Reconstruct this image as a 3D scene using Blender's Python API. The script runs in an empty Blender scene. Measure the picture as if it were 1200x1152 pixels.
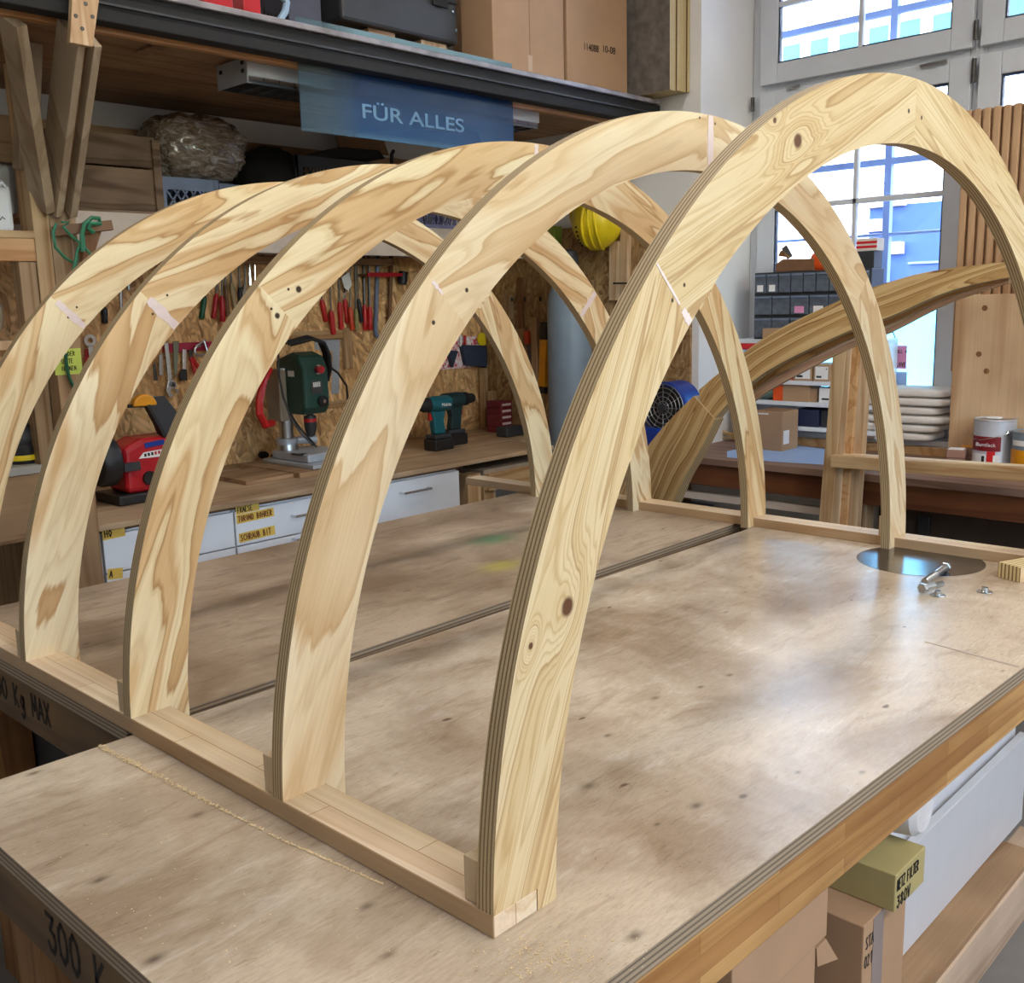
import bpy, bmesh, math, random
from mathutils import Vector, Matrix
random.seed(7)
SC = bpy.context.scene
COL = SC.collection
V = Vector
R = math.radians

# ------------------------------------------------------------------ camera
F_PX = 1189.98
CAM = V((-0.67959, -0.68995, 0.65816))
yaw, pitch, roll = R(46.395), R(10.4195), R(-1.4333)
FW = V((math.sin(yaw)*math.cos(pitch), math.cos(yaw)*math.cos(pitch), -math.sin(pitch)))
RT = V((math.cos(yaw), -math.sin(yaw), 0)); UP = RT.cross(FW)
RT, UP = math.cos(roll)*RT + math.sin(roll)*UP, -math.sin(roll)*RT + math.cos(roll)*UP
cd = bpy.data.cameras.new('camera'); cam = bpy.data.objects.new('camera', cd); COL.objects.link(cam)
cd.sensor_width = 36; cd.lens = F_PX/1200*36; cd.clip_start = .02; cd.clip_end = 200
M = Matrix((( RT.x, UP.x, -FW.x, CAM.x), (RT.y, UP.y, -FW.y, CAM.y), (RT.z, UP.z, -FW.z, CAM.z), (0,0,0,1)))
cam.matrix_world = M
SC.camera = cam

def P(u, v, X=None, Y=None, Z=None):
    """where the sight line of a photo point meets a real plane of the room"""
    d = FW + RT*((u-600)/F_PX) - UP*((v-576)/F_PX)
    if X is not None: t = (X-CAM.x)/d.x
    elif Y is not None: t = (Y-CAM.y)/d.y
    else: t = (Z-CAM.z)/d.z
    return CAM + d*t

# ------------------------------------------------------------------ mesh builder
ORG = {}
class MB:
    def __init__(s): s.v=[]; s.f=[]; s.m=[]; s.uv=[]
    def face(s, pts, m=0, uv=None):
        i=len(s.v); s.v+= [V(p) for p in pts]; s.f.append(list(range(i,i+len(pts)))); s.m.append(m); s.uv.append(uv)
    def raw(s, vs, fs, m=0):
        i=len(s.v); s.v+=[V(p) for p in vs]
        for f in fs: s.f.append([i+k for k in f]); s.m.append(m); s.uv.append(None)
    def box(s, x0,x1,y0,y1,z0,z1, m=0):
        if x0>x1: x0,x1=x1,x0
        if y0>y1: y0,y1=y1,y0
        if z0>z1: z0,z1=z1,z0
        s.raw([(x0,y0,z0),(x1,y0,z0),(x1,y1,z0),(x0,y1,z0),(x0,y0,z1),(x1,y0,z1),(x1,y1,z1),(x0,y1,z1)],
              [(0,3,2,1),(4,5,6,7),(0,1,5,4),(1,2,6,5),(2,3,7,6),(3,0,4,7)], m)
        return s
    def obox(s, c, sx, sy, sz, rot=(0,0,0), m=0):
        from mathutils import Euler
        E=Euler([R(a) for a in rot]).to_matrix(); c=V(c)
        pts=[c+E@V((i*sx/2,j*sy/2,k*sz/2)) for k in(-1,1) for i,j in((-1,-1),(1,-1),(1,1),(-1,1))]
        s.raw(pts,[(0,3,2,1),(4,5,6,7),(0,1,5,4),(1,2,6,5),(2,3,7,6),(3,0,4,7)],m); return s
    def prism(s, poly, ext, m=0, ms=None):
        poly=[V(p) for p in poly]; ext=V(ext); n=len(poly)
        nrm=V((0,0,0))
        for i in range(n): nrm+= (poly[i]-poly[0]).cross(poly[(i+1)%n]-poly[0])
        if nrm.dot(ext)>0: poly=poly[::-1]
        i=len(s.v); s.v+=poly+[p+ext for p in poly]
        s.f.append([i+k for k in range(n)]); s.m.append(m); s.uv.append(None)
        s.f.append([i+n+k for k in range(n-1,-1,-1)]); s.m.append(m); s.uv.append(None)
        for k in range(n):
            k2=(k+1)%n; s.f.append([i+k2,i+k,i+n+k,i+n+k2]); s.m.append(m if ms is None else ms); s.uv.append(None)
        return s
    def beam(s, a, b, w, h, up=(0,0,1), m=0):
        a=V(a);b=V(b);d=(b-a).normalized();side=d.cross(V(up)).normalized();u=side.cross(d)
        pts=[]
        for p in(a,b):
            for i,j in((-1,-1),(1,-1),(1,1),(-1,1)): pts.append(p+side*i*w/2+u*j*h/2)
        s.raw(pts,[(0,1,2,3),(7,6,5,4),(0,4,5,1),(1,5,6,2),(2,6,7,3),(3,7,4,0)],m); return s
    def tube(s, path, r, n=8, m=0, closed=False):
        path=[V(p) for p in path]; k=len(path); rr=r if isinstance(r,(list,tuple)) else [r]*k
        i0=len(s.v); prev=None
        for a in range(k):
            if closed: t=(path[(a+1)%k]-path[a-1])
            else: t=(path[min(a+1,k-1)]-path[max(a-1,0)])
            t.normalize()
            if prev is None:
                ref=V((0,0,1)) if abs(t.z)<.9 else V((1,0,0)); x=t.cross(ref).normalized()
            else: x=(prev-t*prev.dot(t)).normalized()
            prev=x; y=t.cross(x)
            for b in range(n):
                an=2*math.pi*b/n; s.v.append(path[a]+(x*math.cos(an)+y*math.sin(an))*rr[a])
        for a in range(k if closed else k-1):
            for b in range(n):
                p=i0+a*n+b;q=i0+a*n+(b+1)%n;a2=(a+1)%k
                s.f.append([p,q,i0+a2*n+(b+1)%n,i0+a2*n+b]); s.m.append(m); s.uv.append(None)
        if not closed:
            s.f.append([i0+b for b in range(n-1,-1,-1)]); s.f.append([i0+(k-1)*n+b for b in range(n)]); s.m+=[m,m]; s.uv+=[None,None]
        return s
    def lathe(s, prof, c, axis=(0,0,1), n=24, m=0, sq=1.0, caps=True):
        c=V(c);ax=V(axis).normalized();ref=V((0,0,1)) if abs(ax.z)<.9 else V((0,1,0))
        x=ax.cross(ref).normalized();y=ax.cross(x); i0=len(s.v)
        for r,h in prof:
            for b in range(n):
                an=2*math.pi*b/n; s.v.append(c+ax*h+(x*math.cos(an)+y*math.sin(an)*sq)*max(r,1e-5))
        for a in range(len(prof)-1):
            for b in range(n):
                s.f.append([i0+a*n+b,i0+a*n+(b+1)%n,i0+(a+1)*n+(b+1)%n,i0+(a+1)*n+b]); s.m.append(m); s.uv.append(None)
        if caps: s.f.append([i0+b for b in range(n-1,-1,-1)]); s.f.append([i0+(len(prof)-1)*n+b for b in range(n)]); s.m+=[m,m]; s.uv+=[None,None]
        return s
    def build(s, name, mats, parent=None, bevel=0, smooth=False, fix=True, seg=2):
        if not isinstance(mats,(list,tuple)): mats=[mats]
        xs=[p.x for p in s.v];ys=[p.y for p in s.v];zs=[p.z for p in s.v]
        o=V(((min(xs)+max(xs))/2,(min(ys)+max(ys))/2,min(zs)))
        me=bpy.data.meshes.new(name); me.from_pydata([p-o for p in s.v],[],s.f)
        for mt in mats: me.materials.append(mt)
        for pl,mi in zip(me.polygons,s.m): pl.material_index=mi
        if any(u is not None for u in s.uv):
            ul=me.uv_layers.new(name='UVMap')
            for pl,u in zip(me.polygons,s.uv):
                if u is not None:
                    for li,c in zip(pl.loop_indices,u): ul.data[li].uv=c
        if fix:
            bm=bmesh.new(); bm.from_mesh(me); bmesh.ops.recalc_face_normals(bm,faces=bm.faces); bm.to_mesh(me); bm.free()
        me.update()
        ob=bpy.data.objects.new(name,me); COL.objects.link(ob)
        ORG[ob]=o
        if parent is not None:
            ob.parent=parent; ob.location=o-ORG[parent]
        else: ob.location=o
        if smooth:
            for pl in me.polygons: pl.use_smooth=True
            me.set_sharp_from_angle(angle=R(smooth if smooth is not True else 35))
        if bevel:
            b=ob.modifiers.new('bevel','BEVEL'); b.width=bevel; b.segments=seg; b.limit_method='ANGLE'; b.angle_limit=R(40)
        return ob

def tag(o,label,cat,group=None,kind=None):
    o['label']=label; o['category']=cat
    if group: o['group']=group
    if kind: o['kind']=kind
    return o
def thing(name,loc,label,cat,group=None):
    o=bpy.data.objects.new(name,None); o.empty_display_size=.05; COL.objects.link(o); o.location=V(loc); ORG[o]=V(loc)
    return tag(o,label,cat,group)
def struct(o): o['kind']='structure'; return o
def quickbox(name,mt,ext,parent=None,bevel=.002):
    return MB().box(*ext).build(name,mt,parent,bevel)

# ------------------------------------------------------------------ materials
def nt(name):
    m=bpy.data.materials.new(name); m.use_nodes=True; t=m.node_tree
    b=t.nodes['Principled BSDF']; return m,t,b
def nd(t,typ,**k):
    n=t.nodes.new(typ)
    for a,v in k.items():
        if a.startswith('i_'): n.inputs[a[2:].replace('_',' ')].default_value=v
        else: setattr(n,a,v)
    return n
def mth(t,op,a,b=None,clamp=False):
    n=t.nodes.new('ShaderNodeMath'); n.operation=op; n.use_clamp=clamp
    for i,x in enumerate((a,b)):
        if x is None: continue
        if isinstance(x,(int,float)): n.inputs[i].default_value=x
        else: t.links.new(x,n.inputs[i])
    return n.outputs[0]
def ramp(t,fac,stops,interp='LINEAR'):
    n=t.nodes.new('ShaderNodeValToRGB'); n.color_ramp.interpolation=interp
    e=n.color_ramp.elements
    while len(e)<len(stops): e.new(.5)
    for x,(p,c) in zip(e,stops): x.position=p; x.color=(*c,1) if len(c)==3 else c
    t.links.new(fac,n.inputs[0]); return n.outputs[0]
def mix(t,fac,a,b,mode='MIX'):
    n=t.nodes.new('ShaderNodeMix'); n.data_type='RGBA'; n.blend_type=mode
    for i,x in((0,fac),(6,a),(7,b)):
        if isinstance(x,(int,float)): n.inputs[i].default_value=x
        elif isinstance(x,tuple): n.inputs[i].default_value=(*x,1) if len(x)==3 else x
        else: t.links.new(x,n.inputs[i])
    return n.outputs[2]
def coords(t,kind='Object',scale=(1,1,1),rot=(0,0,0),loc=(0,0,0)):
    c=t.nodes.new('ShaderNodeTexCoord'); mp=t.nodes.new('ShaderNodeMapping')
    mp.inputs['Scale'].default_value=scale; mp.inputs['Rotation'].default_value=[R(a) for a in rot]; mp.inputs['Location'].default_value=loc
    t.links.new(c.outputs[kind],mp.inputs[0]); return mp.outputs[0]
def noise(t,vec,scale=5,detail=3,rough=.5,dist=0):
    n=t.nodes.new('ShaderNodeTexNoise'); n.inputs['Scale'].default_value=scale; n.inputs['Detail'].default_value=detail
    n.inputs['Roughness'].default_value=rough; n.inputs['Distortion'].default_value=dist
    t.links.new(vec,n.inputs['Vector']); return n.outputs['Fac']
def bump(t,b,h,strength=.2,dist=.002):
    n=t.nodes.new('ShaderNodeBump'); n.inputs['Strength'].default_value=strength; n.inputs['Distance'].default_value=dist
    t.links.new(h,n.inputs['Height']); t.links.new(n.outputs[0],b.inputs['Normal'])
def srgb(r,g,b):
    f=lambda c:(c/255/12.92) if c/255<=.04045 else ((c/255+.055)/1.055)**2.4
    return (f(r),f(g),f(b))
def plain(name,c,rough=.5,metal=0,var=.12,sc=12,spec=.5,alpha=None,trans=0,bmp=0):
    m,t,b=nt(name)
    b.inputs['Roughness'].default_value=rough; b.inputs['Metallic'].default_value=metal
    b.inputs['Specular IOR Level'].default_value=spec
    n=noise(t,coords(t),sc,4,.6)
    col=ramp(t,n,[(.3,tuple(x*(1-var) for x in c)),(.7,tuple(min(1,x*(1+var)) for x in c))])
    t.links.new(col,b.inputs['Base Color'])
    if trans: b.inputs['Transmission Weight'].default_value=trans
    if alpha is not None: b.inputs['Alpha'].default_value=alpha
    if bmp: bump(t,b,n,bmp,.003)
    return m

def ply_face(name,seed=0,cream=(206,178,132),tan=(180,141,92),dark=(140,98,56),bands=5.0,st=(1.3,8.5),knots=(),holes=(),lines=2.6,lstr=.5,wob=.45,kamp=2.4):
    """rotary cut pine veneer: contour lines of a stretched height field, UV in metres along / across the board"""
    m,t,b=nt(name); L=t.links
    cream=srgb(*cream);tan=srgb(*tan);dark=srgb(*dark)
    uv=coords(t,'UV',(1,1,1),(0,0,0),(seed*3.7,seed*1.9,0))
    mp=t.nodes.new('ShaderNodeMapping'); mp.inputs['Scale'].default_value=(st[0],st[1],1); L.new(uv,mp.inputs[0])
    H=noise(t,mp.outputs[0],1.0,2.0,.45,.35)
    mp2=t.nodes.new('ShaderNodeMapping'); mp2.inputs['Scale'].default_value=(9,70,1); L.new(uv,mp2.inputs[0])
    H2=noise(t,mp2.outputs[0],1,2,.5)
    mp4=t.nodes.new('ShaderNodeMapping'); mp4.inputs['Scale'].default_value=(5,34,1); L.new(uv,mp4.inputs[0])
    H3=noise(t,mp4.outputs[0],1,2,.5,.6)
    h=mth(t,'ADD',mth(t,'ADD',mth(t,'MULTIPLY',H,bands),mth(t,'MULTIPLY',H2,.16)),mth(t,'MULTIPLY',H3,wob))
    c0=t.nodes.new('ShaderNodeTexCoord'); sep=t.nodes.new('ShaderNodeSeparateXYZ'); L.new(c0.outputs['UV'],sep.inputs[0])
    kmask=None
    def gauss(u,v,ru,rv):
        a=mth(t,'MULTIPLY',mth(t,'SUBTRACT',sep.outputs[0],u),1/ru); a=mth(t,'MULTIPLY',a,a)
        c=mth(t,'MULTIPLY',mth(t,'SUBTRACT',sep.outputs[1],v),1/rv); c=mth(t,'MULTIPLY',c,c)
        return mth(t,'POWER',2.718,mth(t,'MULTIPLY',mth(t,'ADD',a,c),-1))
    masks=[]
    for (u,v,r) in knots:
        h=mth(t,'ADD',h,mth(t,'MULTIPLY',gauss(u,v,r*5.5,r*2.6),kamp))
        masks.append((gauss(u,v,r*1.2,r),srgb(96,62,38)))
    for (u,v,r) in holes: masks.append((gauss(u,v,r,r),srgb(62,44,30)))
    W=mth(t,'FRACT',h)
    col=ramp(t,W,[(0,cream),(.36,cream),(.56,tan),(.86,tan),(.95,dark),(1.0,cream)])
    W2=mth(t,'FRACT',mth(t,'MULTIPLY',h,lines))
    col=mix(t,lstr,col,ramp(t,W2,[(.0,(1,1,1)),(.5,(1,1,1)),(.85,(.78,.69,.56)),(1,(1,1,1))]),'MULTIPLY')
    mp3=t.nodes.new('ShaderNodeMapping'); mp3.inputs['Scale'].default_value=(3,260,1); L.new(uv,mp3.inputs[0])
    fib=noise(t,mp3.outputs[0],1,2,.6)
    col=mix(t,.22,col,ramp(t,fib,[(.3,(.6,.55,.48)),(.7,(1,1,1))]),'MULTIPLY')
    big=noise(t,uv,3.2,2,.5)
    col=mix(t,.35,col,ramp(t,big,[(.35,srgb(236,214,184)),(.65,(1,1,1))]),'MULTIPLY')
    for g,c in masks: col=mix(t,mth(t,'MULTIPLY',mth(t,'SUBTRACT',g,.35),3.2,True),col,c)
    L.new(col,b.inputs['Base Color']); b.inputs['Roughness'].default_value=.52; b.inputs['Specular IOR Level'].default_value=.35
    bump(t,b,fib,.12,.0008)
    return m
def ply_edge(name,c1=(182,160,122),c2=(118,96,66),n=9,axis='UV'):
    """laminations: second UV coordinate runs 0..1 through the thickness"""
    m,t,b=nt(name); L=t.links
    c0=t.nodes.new('ShaderNodeTexCoord'); sep=t.nodes.new('ShaderNodeSeparateXYZ'); L.new(c0.outputs['UV'],sep.inputs[0])
    wv=mth(t,'MULTIPLY',noise(t,coords(t,'UV',(3,2,1)),2,2),.02)
    y=mth(t,'MULTIPLY',mth(t,'ADD',sep.outputs[1],wv),n)
    w=mth(t,'PINGPONG',y,1.0)
    fib=noise(t,coords(t,'UV',(30,40,1)),1,3,.7)
    fine=noise(t,coords(t,'UV',(420,30,1)),1,2,.6)
    w2=mth(t,'ADD',mth(t,'MULTIPLY',w,.8),mth(t,'MULTIPLY',fib,.25))
    col=ramp(t,w2,[(.3,srgb(*c2)),(.5,srgb(*c1)),(.9,tuple(min(1,x*1.15) for x in srgb(*c1)))])
    col=mix(t,.5,col,ramp(t,fine,[(.35,(.6,.55,.5)),(.6,(1,1,1))]),'MULTIPLY')
    L.new(col,b.inputs['Base Color']); b.inputs['Roughness'].default_value=.65
    bump(t,b,fine,.2,.0008); return m
def wood(name,c1,c2,axis='x',rings=14,rough=.55,stretch=.06,blocks=0,c3=None,seed=0,var=.5):
    """solid timber in object space, grain along axis; blocks>0 gives glued staves along the axis"""
    m,t,b=nt(name); L=t.links
    s={'x':(stretch,1,1),'y':(1,stretch,1),'z':(1,1,stretch)}[axis]
    vec=coords(t,'Object',s,(0,0,0),(seed*1.7,seed*.9,seed*2.3))
    n1=noise(t,vec,rings*.55,3,.5,.6)
    w=mth(t,'FRACT',mth(t,'MULTIPLY',n1,6))
    col=ramp(t,w,[(0,srgb(*c1)),(.5,srgb(*c1)),(.85,srgb(*c2)),(1,srgb(*c1))])
    s2={'x':(2,150,150),'y':(150,2,150),'z':(150,150,2)}[axis]
    fib=noise(t,coords(t,'Object',s2),1,2,.6)
    col=mix(t,.3,col,ramp(t,fib,[(.3,(.6,.55,.5)),(.7,(1,1,1))]),'MULTIPLY')
    big=noise(t,coords(t,'Object',(1,1,1),(0,0,0),(seed,0,0)),4,2)
    col=mix(t,var*.6,col,ramp(t,big,[(.35,tuple(x*.6 for x in srgb(*c2))),(.65,(1,1,1))]),'MULTIPLY')
    if blocks:
        rot={'x':(0,0,0),'y':(0,0,90),'z':(0,90,0)}[axis]
        br=t.nodes.new('ShaderNodeTexBrick'); vv=coords(t,'Object',(1,1,1),rot if axis!='x' else (90,0,0))
        L.new(vv,br.inputs['Vector']); br.inputs['Scale'].default_value=1
        br.inputs['Brick Width'].default_value=.34; br.inputs['Row Height'].default_value=blocks; br.inputs['Mortar Size'].default_value=.0009; br.inputs['Bias'].default_value=0
        c3s=srgb(*(c3 or c2))
        br.inputs['Color1'].default_value=(1,1,1,1); br.inputs['Color2'].default_value=(*[min(1,x/y) for x,y in zip(c3s,srgb(*c1))],1); br.inputs['Mortar'].default_value=(.62,.5,.4,1)
        col=mix(t,1,col,br.outputs['Color'],'MULTIPLY')
    L.new(col,b.inputs['Base Color']); b.inputs['Roughness'].default_value=rough; b.inputs['Specular IOR Level'].default_value=.35
    bump(t,b,fib,.15,.0008); return m
def worn_top(name,c1,c2,c3,rough=.4,green=None,seed=0):
    """old bench plywood: veneer figure, grime blotches, dents and fine pale scratches"""
    m,t,b=nt(name); L=t.links
    o=coords(t,'Object',(1,1,1),(0,0,0),(seed*2.1,seed*1.3,0))
    fig=noise(t,coords(t,'Object',(2.2,9,1),(0,0,8),(seed,0,0)),2.2,5,.65,1.2)
    col=ramp(t,fig,[(.3,srgb(*c2)),(.48,srgb(*c1)),(.58,srgb(*c1)),(.72,srgb(*c3))])
    blot=noise(t,o,2.6,4,.6,.4)
    col=mix(t,.75,col,ramp(t,blot,[(.34,srgb(168,150,132)),(.6,(1,1,1))]),'MULTIPLY')
    fib=noise(t,coords(t,'Object',(48,240,1),(0,0,5)),1,4,.75)
    col=mix(t,.3,col,ramp(t,fib,[(.34,(.5,.44,.4)),(.58,(1,1,1))]),'MULTIPLY')
    flk=noise(t,coords(t,'Object',(30,100,1),(0,0,10)),1,4,.8,1.4)
    col=mix(t,.6,col,ramp(t,flk,[(.28,(.4,.32,.26)),(.4,(1,1,1))]),'MULTIPLY')
    col=mix(t,mth(t,'MULTIPLY',mth(t,'SUBTRACT',flk,.68),3,True),col,srgb(226,214,198))
    vo=t.nodes.new('ShaderNodeTexVoronoi'); vo.inputs['Scale'].default_value=7.5; vo.inputs['Randomness'].default_value=1
    L.new(mix_vec(t,coords(t,'Object',(1,2,1),(0,0,0),(seed,seed,0))),vo.inputs['Vector'])
    dent=ramp(t,vo.outputs['Distance'],[(.035,(1,1,1)),(.075,(0,0,0))])
    sel=t.nodes.new('ShaderNodeSeparateColor'); L.new(vo.outputs['Color'],sel.inputs[0])
    dmask=mth(t,'MULTIPLY',dent,mth(t,'GREATER_THAN',sel.outputs[0],.5))
    col=mix(t,mth(t,'MULTIPLY',dmask,.8),col,srgb(84,66,50))
    for (gx,gy,gr,gc) in (green or []):
        oo=t.nodes.new('ShaderNodeTexCoord'); sp=t.nodes.new('ShaderNodeSeparateXYZ'); L.new(oo.outputs['Object'],sp.inputs[0])
        a=mth(t,'POWER',mth(t,'MULTIPLY',mth(t,'SUBTRACT',sp.outputs[0],gx),1/gr),2); c=mth(t,'POWER',mth(t,'MULTIPLY',mth(t,'SUBTRACT',sp.outputs[1],gy),1/(gr*.6)),2)
        g=mth(t,'POWER',2.718,mth(t,'MULTIPLY',mth(t,'ADD',a,c),-1)); g=mth(t,'MULTIPLY',g,mth(t,'MULTIPLY',fig,1.3),True)
        col=mix(t,g,col,srgb(*gc))
    L.new(col,b.inputs['Base Color'])
    rr=ramp(t,blot,[(.3,(rough*.85,)*3),(.7,(rough*1.25,)*3)]); L.new(rr,b.inputs['Roughness'])
    b.inputs['Specular IOR Level'].default_value=.5
    bump(t,b,mth(t,'ADD',flk,mth(t,'MULTIPLY',fib,.5)),.12,.002)
    return m
def mix_vec(t,v):
    n=t.nodes.new('ShaderNodeTexNoise'); n.inputs['Scale'].default_value=9; t.links.new(v,n.inputs['Vector'])
    a=t.nodes.new('ShaderNodeVectorMath'); a.operation='MULTIPLY_ADD'; t.links.new(n.outputs['Color'],a.inputs[0]); a.inputs[1].default_value=(.06,.06,.06); t.links.new(v,a.inputs[2]); return a.outputs[0]
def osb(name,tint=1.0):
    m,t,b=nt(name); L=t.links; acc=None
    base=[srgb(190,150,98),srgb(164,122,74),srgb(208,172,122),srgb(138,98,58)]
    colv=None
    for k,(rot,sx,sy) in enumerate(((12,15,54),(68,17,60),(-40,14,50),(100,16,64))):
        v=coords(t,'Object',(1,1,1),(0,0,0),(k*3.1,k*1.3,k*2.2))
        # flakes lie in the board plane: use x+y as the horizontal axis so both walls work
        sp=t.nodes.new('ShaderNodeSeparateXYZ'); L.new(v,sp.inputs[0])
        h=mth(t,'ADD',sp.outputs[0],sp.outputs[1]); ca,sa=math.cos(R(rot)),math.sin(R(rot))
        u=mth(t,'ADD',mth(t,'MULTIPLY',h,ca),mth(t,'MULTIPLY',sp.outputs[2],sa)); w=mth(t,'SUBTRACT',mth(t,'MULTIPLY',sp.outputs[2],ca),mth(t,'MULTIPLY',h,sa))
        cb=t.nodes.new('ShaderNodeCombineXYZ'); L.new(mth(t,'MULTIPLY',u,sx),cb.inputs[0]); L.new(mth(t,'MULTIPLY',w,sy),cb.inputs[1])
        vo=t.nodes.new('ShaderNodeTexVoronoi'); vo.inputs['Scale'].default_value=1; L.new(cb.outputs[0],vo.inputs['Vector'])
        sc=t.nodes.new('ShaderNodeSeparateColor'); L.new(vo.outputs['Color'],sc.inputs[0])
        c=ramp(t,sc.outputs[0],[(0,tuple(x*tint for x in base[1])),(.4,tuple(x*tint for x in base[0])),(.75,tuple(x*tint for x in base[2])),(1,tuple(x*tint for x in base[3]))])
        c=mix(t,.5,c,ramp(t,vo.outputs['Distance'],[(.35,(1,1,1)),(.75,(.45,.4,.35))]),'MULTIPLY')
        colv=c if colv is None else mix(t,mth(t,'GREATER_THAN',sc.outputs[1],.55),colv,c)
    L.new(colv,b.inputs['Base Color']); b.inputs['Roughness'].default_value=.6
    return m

M_={}
W_={}
M_['floor']=plain('floor_grey',srgb(120,118,116),.55,var=.12,sc=5)
M_['plaster']=plain('white_plaster',srgb(226,224,222),.8,var=.03,sc=6)
M_['ceil']=plain('ceiling_white',srgb(215,212,206),.9,var=.03)
M_['winwhite']=plain('window_white_paint',srgb(200,204,210),.4,var=.03)
M_['gasket']=plain('window_gasket_dark',srgb(40,52,70),.5)
M_['black']=plain('black_plastic',srgb(28,28,30),.45)
M_['blackmatt']=plain('black_rubber',srgb(22,22,23),.8)
M_['char']=plain('charcoal_plastic',srgb(48,50,54),.5)
M_['red']=plain('red_paint',srgb(178,24,34),.35)
M_['redh']=plain('red_handle',srgb(190,30,30),.35)
M_['oranger']=plain('orange_red_handle',srgb(205,70,35),.4)
M_['green']=plain('dark_green_housing',srgb(28,66,56),.45)
M_['greenh']=plain('green_handle',srgb(20,90,60),.4)
M_['teal']=plain('teal_housing',srgb(16,92,104),.45)
M_['tealdark']=plain('dark_teal_housing',srgb(26,52,56),.5)
M_['steel']=plain('brushed_steel',srgb(176,178,180),.32,1,var=.1,sc=30)
M_['darksteel']=plain('dark_steel',srgb(92,90,88),.4,1,var=.2,sc=20)
M_['zinc']=plain('zinc_plated_steel',srgb(196,202,206),.25,1,var=.12,sc=60)
M_['chrome']=plain('chrome',srgb(215,216,218),.15,1)
M_['alu']=plain('cast_aluminium',srgb(172,178,186),.45,.35)
M_['white']=plain('white_laminate',srgb(222,226,232),.35,var=.02)
M_['paper']=plain('paper_white',srgb(232,230,228),.7,var=.02)
M_['bluepaper']=plain('window_reflection_paper',srgb(160,190,236),.45,var=.03)  # blue of the window reflection put into the base colour
M_['yellow']=plain('yellow_plastic',srgb(226,200,30),.35)
M_['ylabel']=plain('yellow_tape',srgb(222,186,86),.6)
M_['ynote']=plain('lime_note',srgb(196,214,96),.7)
M_['pink']=plain('pink_paper',srgb(226,150,190),.7)
M_['ink']=plain('black_ink',srgb(22,18,16),.7)
M_['inkred']=plain('brown_red_ink',srgb(110,40,20),.7)
M_['orange']=plain('orange_plastic',srgb(226,84,28),.45)
M_['amber']=plain('amber_plastic',srgb(224,150,20),.35)
M_['blue']=plain('blue_enamel',srgb(14,52,140),.35)
M_['navy']=plain('navy_plastic',srgb(34,42,72),.5)
M_['slate']=plain('slate_blue_pouch',srgb(44,54,72),.7)
M_['greyblue']=plain('grey_blue_plastic',srgb(112,124,148),.5)
M_['lav']=plain('lavender_crate_plastic',srgb(120,120,160),.5)
M_['cylgrey']=plain('grey_blue_cylinder_paint',srgb(122,136,148),.45,var=.06)
M_['maroon']=plain('maroon_card',srgb(112,34,44),.6)
M_['card']=plain('brown_cardboard',srgb(172,138,106),.75,var=.06,sc=7)
M_['card2']=plain('dark_brown_cardboard',srgb(132,98,66),.75,var=.08,sc=7)
M_['olivecard']=plain('olive_cardboard',srgb(172,158,106),.7,var=.05)
M_['greyboard']=plain('scuffed_grey_board',srgb(104,98,92),.6,var=.35,sc=22)
M_['greywood']=plain('painted_grey_timber',srgb(150,138,120),.7,var=.1)
M_['brownwood']=plain('brown_timber',srgb(122,86,58),.6,var=.2,sc=9)
M_['parcel']=plain('cream_wrapping_paper',srgb(214,206,196),.7,var=.06,bmp=.5,sc=14)
M_['filler']=plain('pale_wood_filler',srgb(228,210,206),.7,var=.06,sc=60)
M_['disc']=plain('polished_steel_disc',srgb(120,122,128),.16,1,var=.25,sc=14)
M_['canwhite']=plain('can_white',srgb(190,192,198),.35,.2,var=.02)
M_['canred']=plain('can_dark_red',srgb(128,26,34),.4,var=.03)
M_['canbright']=plain('can_bright_red',srgb(206,34,38),.4,var=.03)
M_['violet']=plain('violet_print',srgb(86,36,120),.5)
M_['greencase']=plain('bright_green_case',srgb(30,110,50),.5)
M_['oliveglow']=plain('lime_green_box',srgb(120,140,50),.6)
M_['sprucegold']=wood('golden_spruce',(212,170,120),(186,136,84),'x',10,.55,.08)
M_['spruce_y']=wood('pale_spruce_rail',(238,222,192),(222,198,160),'y',9,.5,.05,blocks=.034,c3=(232,208,180))
M_['pine_x']=wood('pine_along_x',(204,172,128),(176,134,86),'x',12,.55,.07)
M_['pine_y']=wood('pine_along_y',(204,172,128),(176,134,86),'y',12,.55,.07)
M_['pine_z']=wood('pine_upright',(208,178,136),(180,140,94),'z',12,.55,.05)
M_['pinepale_z']=wood('pale_pine_upright',(216,190,156),(188,152,112),'z',10,.55,.05)
M_['dullpine_z']=wood('dull_pine_upright',(178,150,116),(148,116,80),'z',12,.6,.05)
M_['dullpine_x']=wood('dull_pine_along_x',(170,138,104),(136,102,70),'x',12,.6,.06)
M_['crate']=wood('old_crate_boards',(150,124,100),(108,86,66),'x',12,.75,.08,var=.8)
M_['apron']=wood('beech_stave_apron',(206,164,106),(184,140,84),'x',12,.45,.05,blocks=.026,c3=(172,124,72))
M_['apron_y']=wood('brown_painted_apron',(122,94,60),(98,72,46),'y',8,.5,.05,var=.8)
M_['fascia']=wood('red_brown_fascia',(118,70,40),(92,50,28),'y',9,.5,.05)
M_['benchtop']=wood('back_worktop',(200,172,138),(168,138,106),'x',12,.4,.05,var=.7)
M_['benchtop2']=wood('window_worktop',(150,120,102),(124,94,78),'y',10,.6,.05)
M_['leg']=wood('bench_leg_timber',(150,108,66),(120,80,46),'z',9,.6,.05)
M_['osb']=osb('osb_flakes',1.45); M_['osbd']=osb('osb_flakes_dark',.75)
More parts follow.
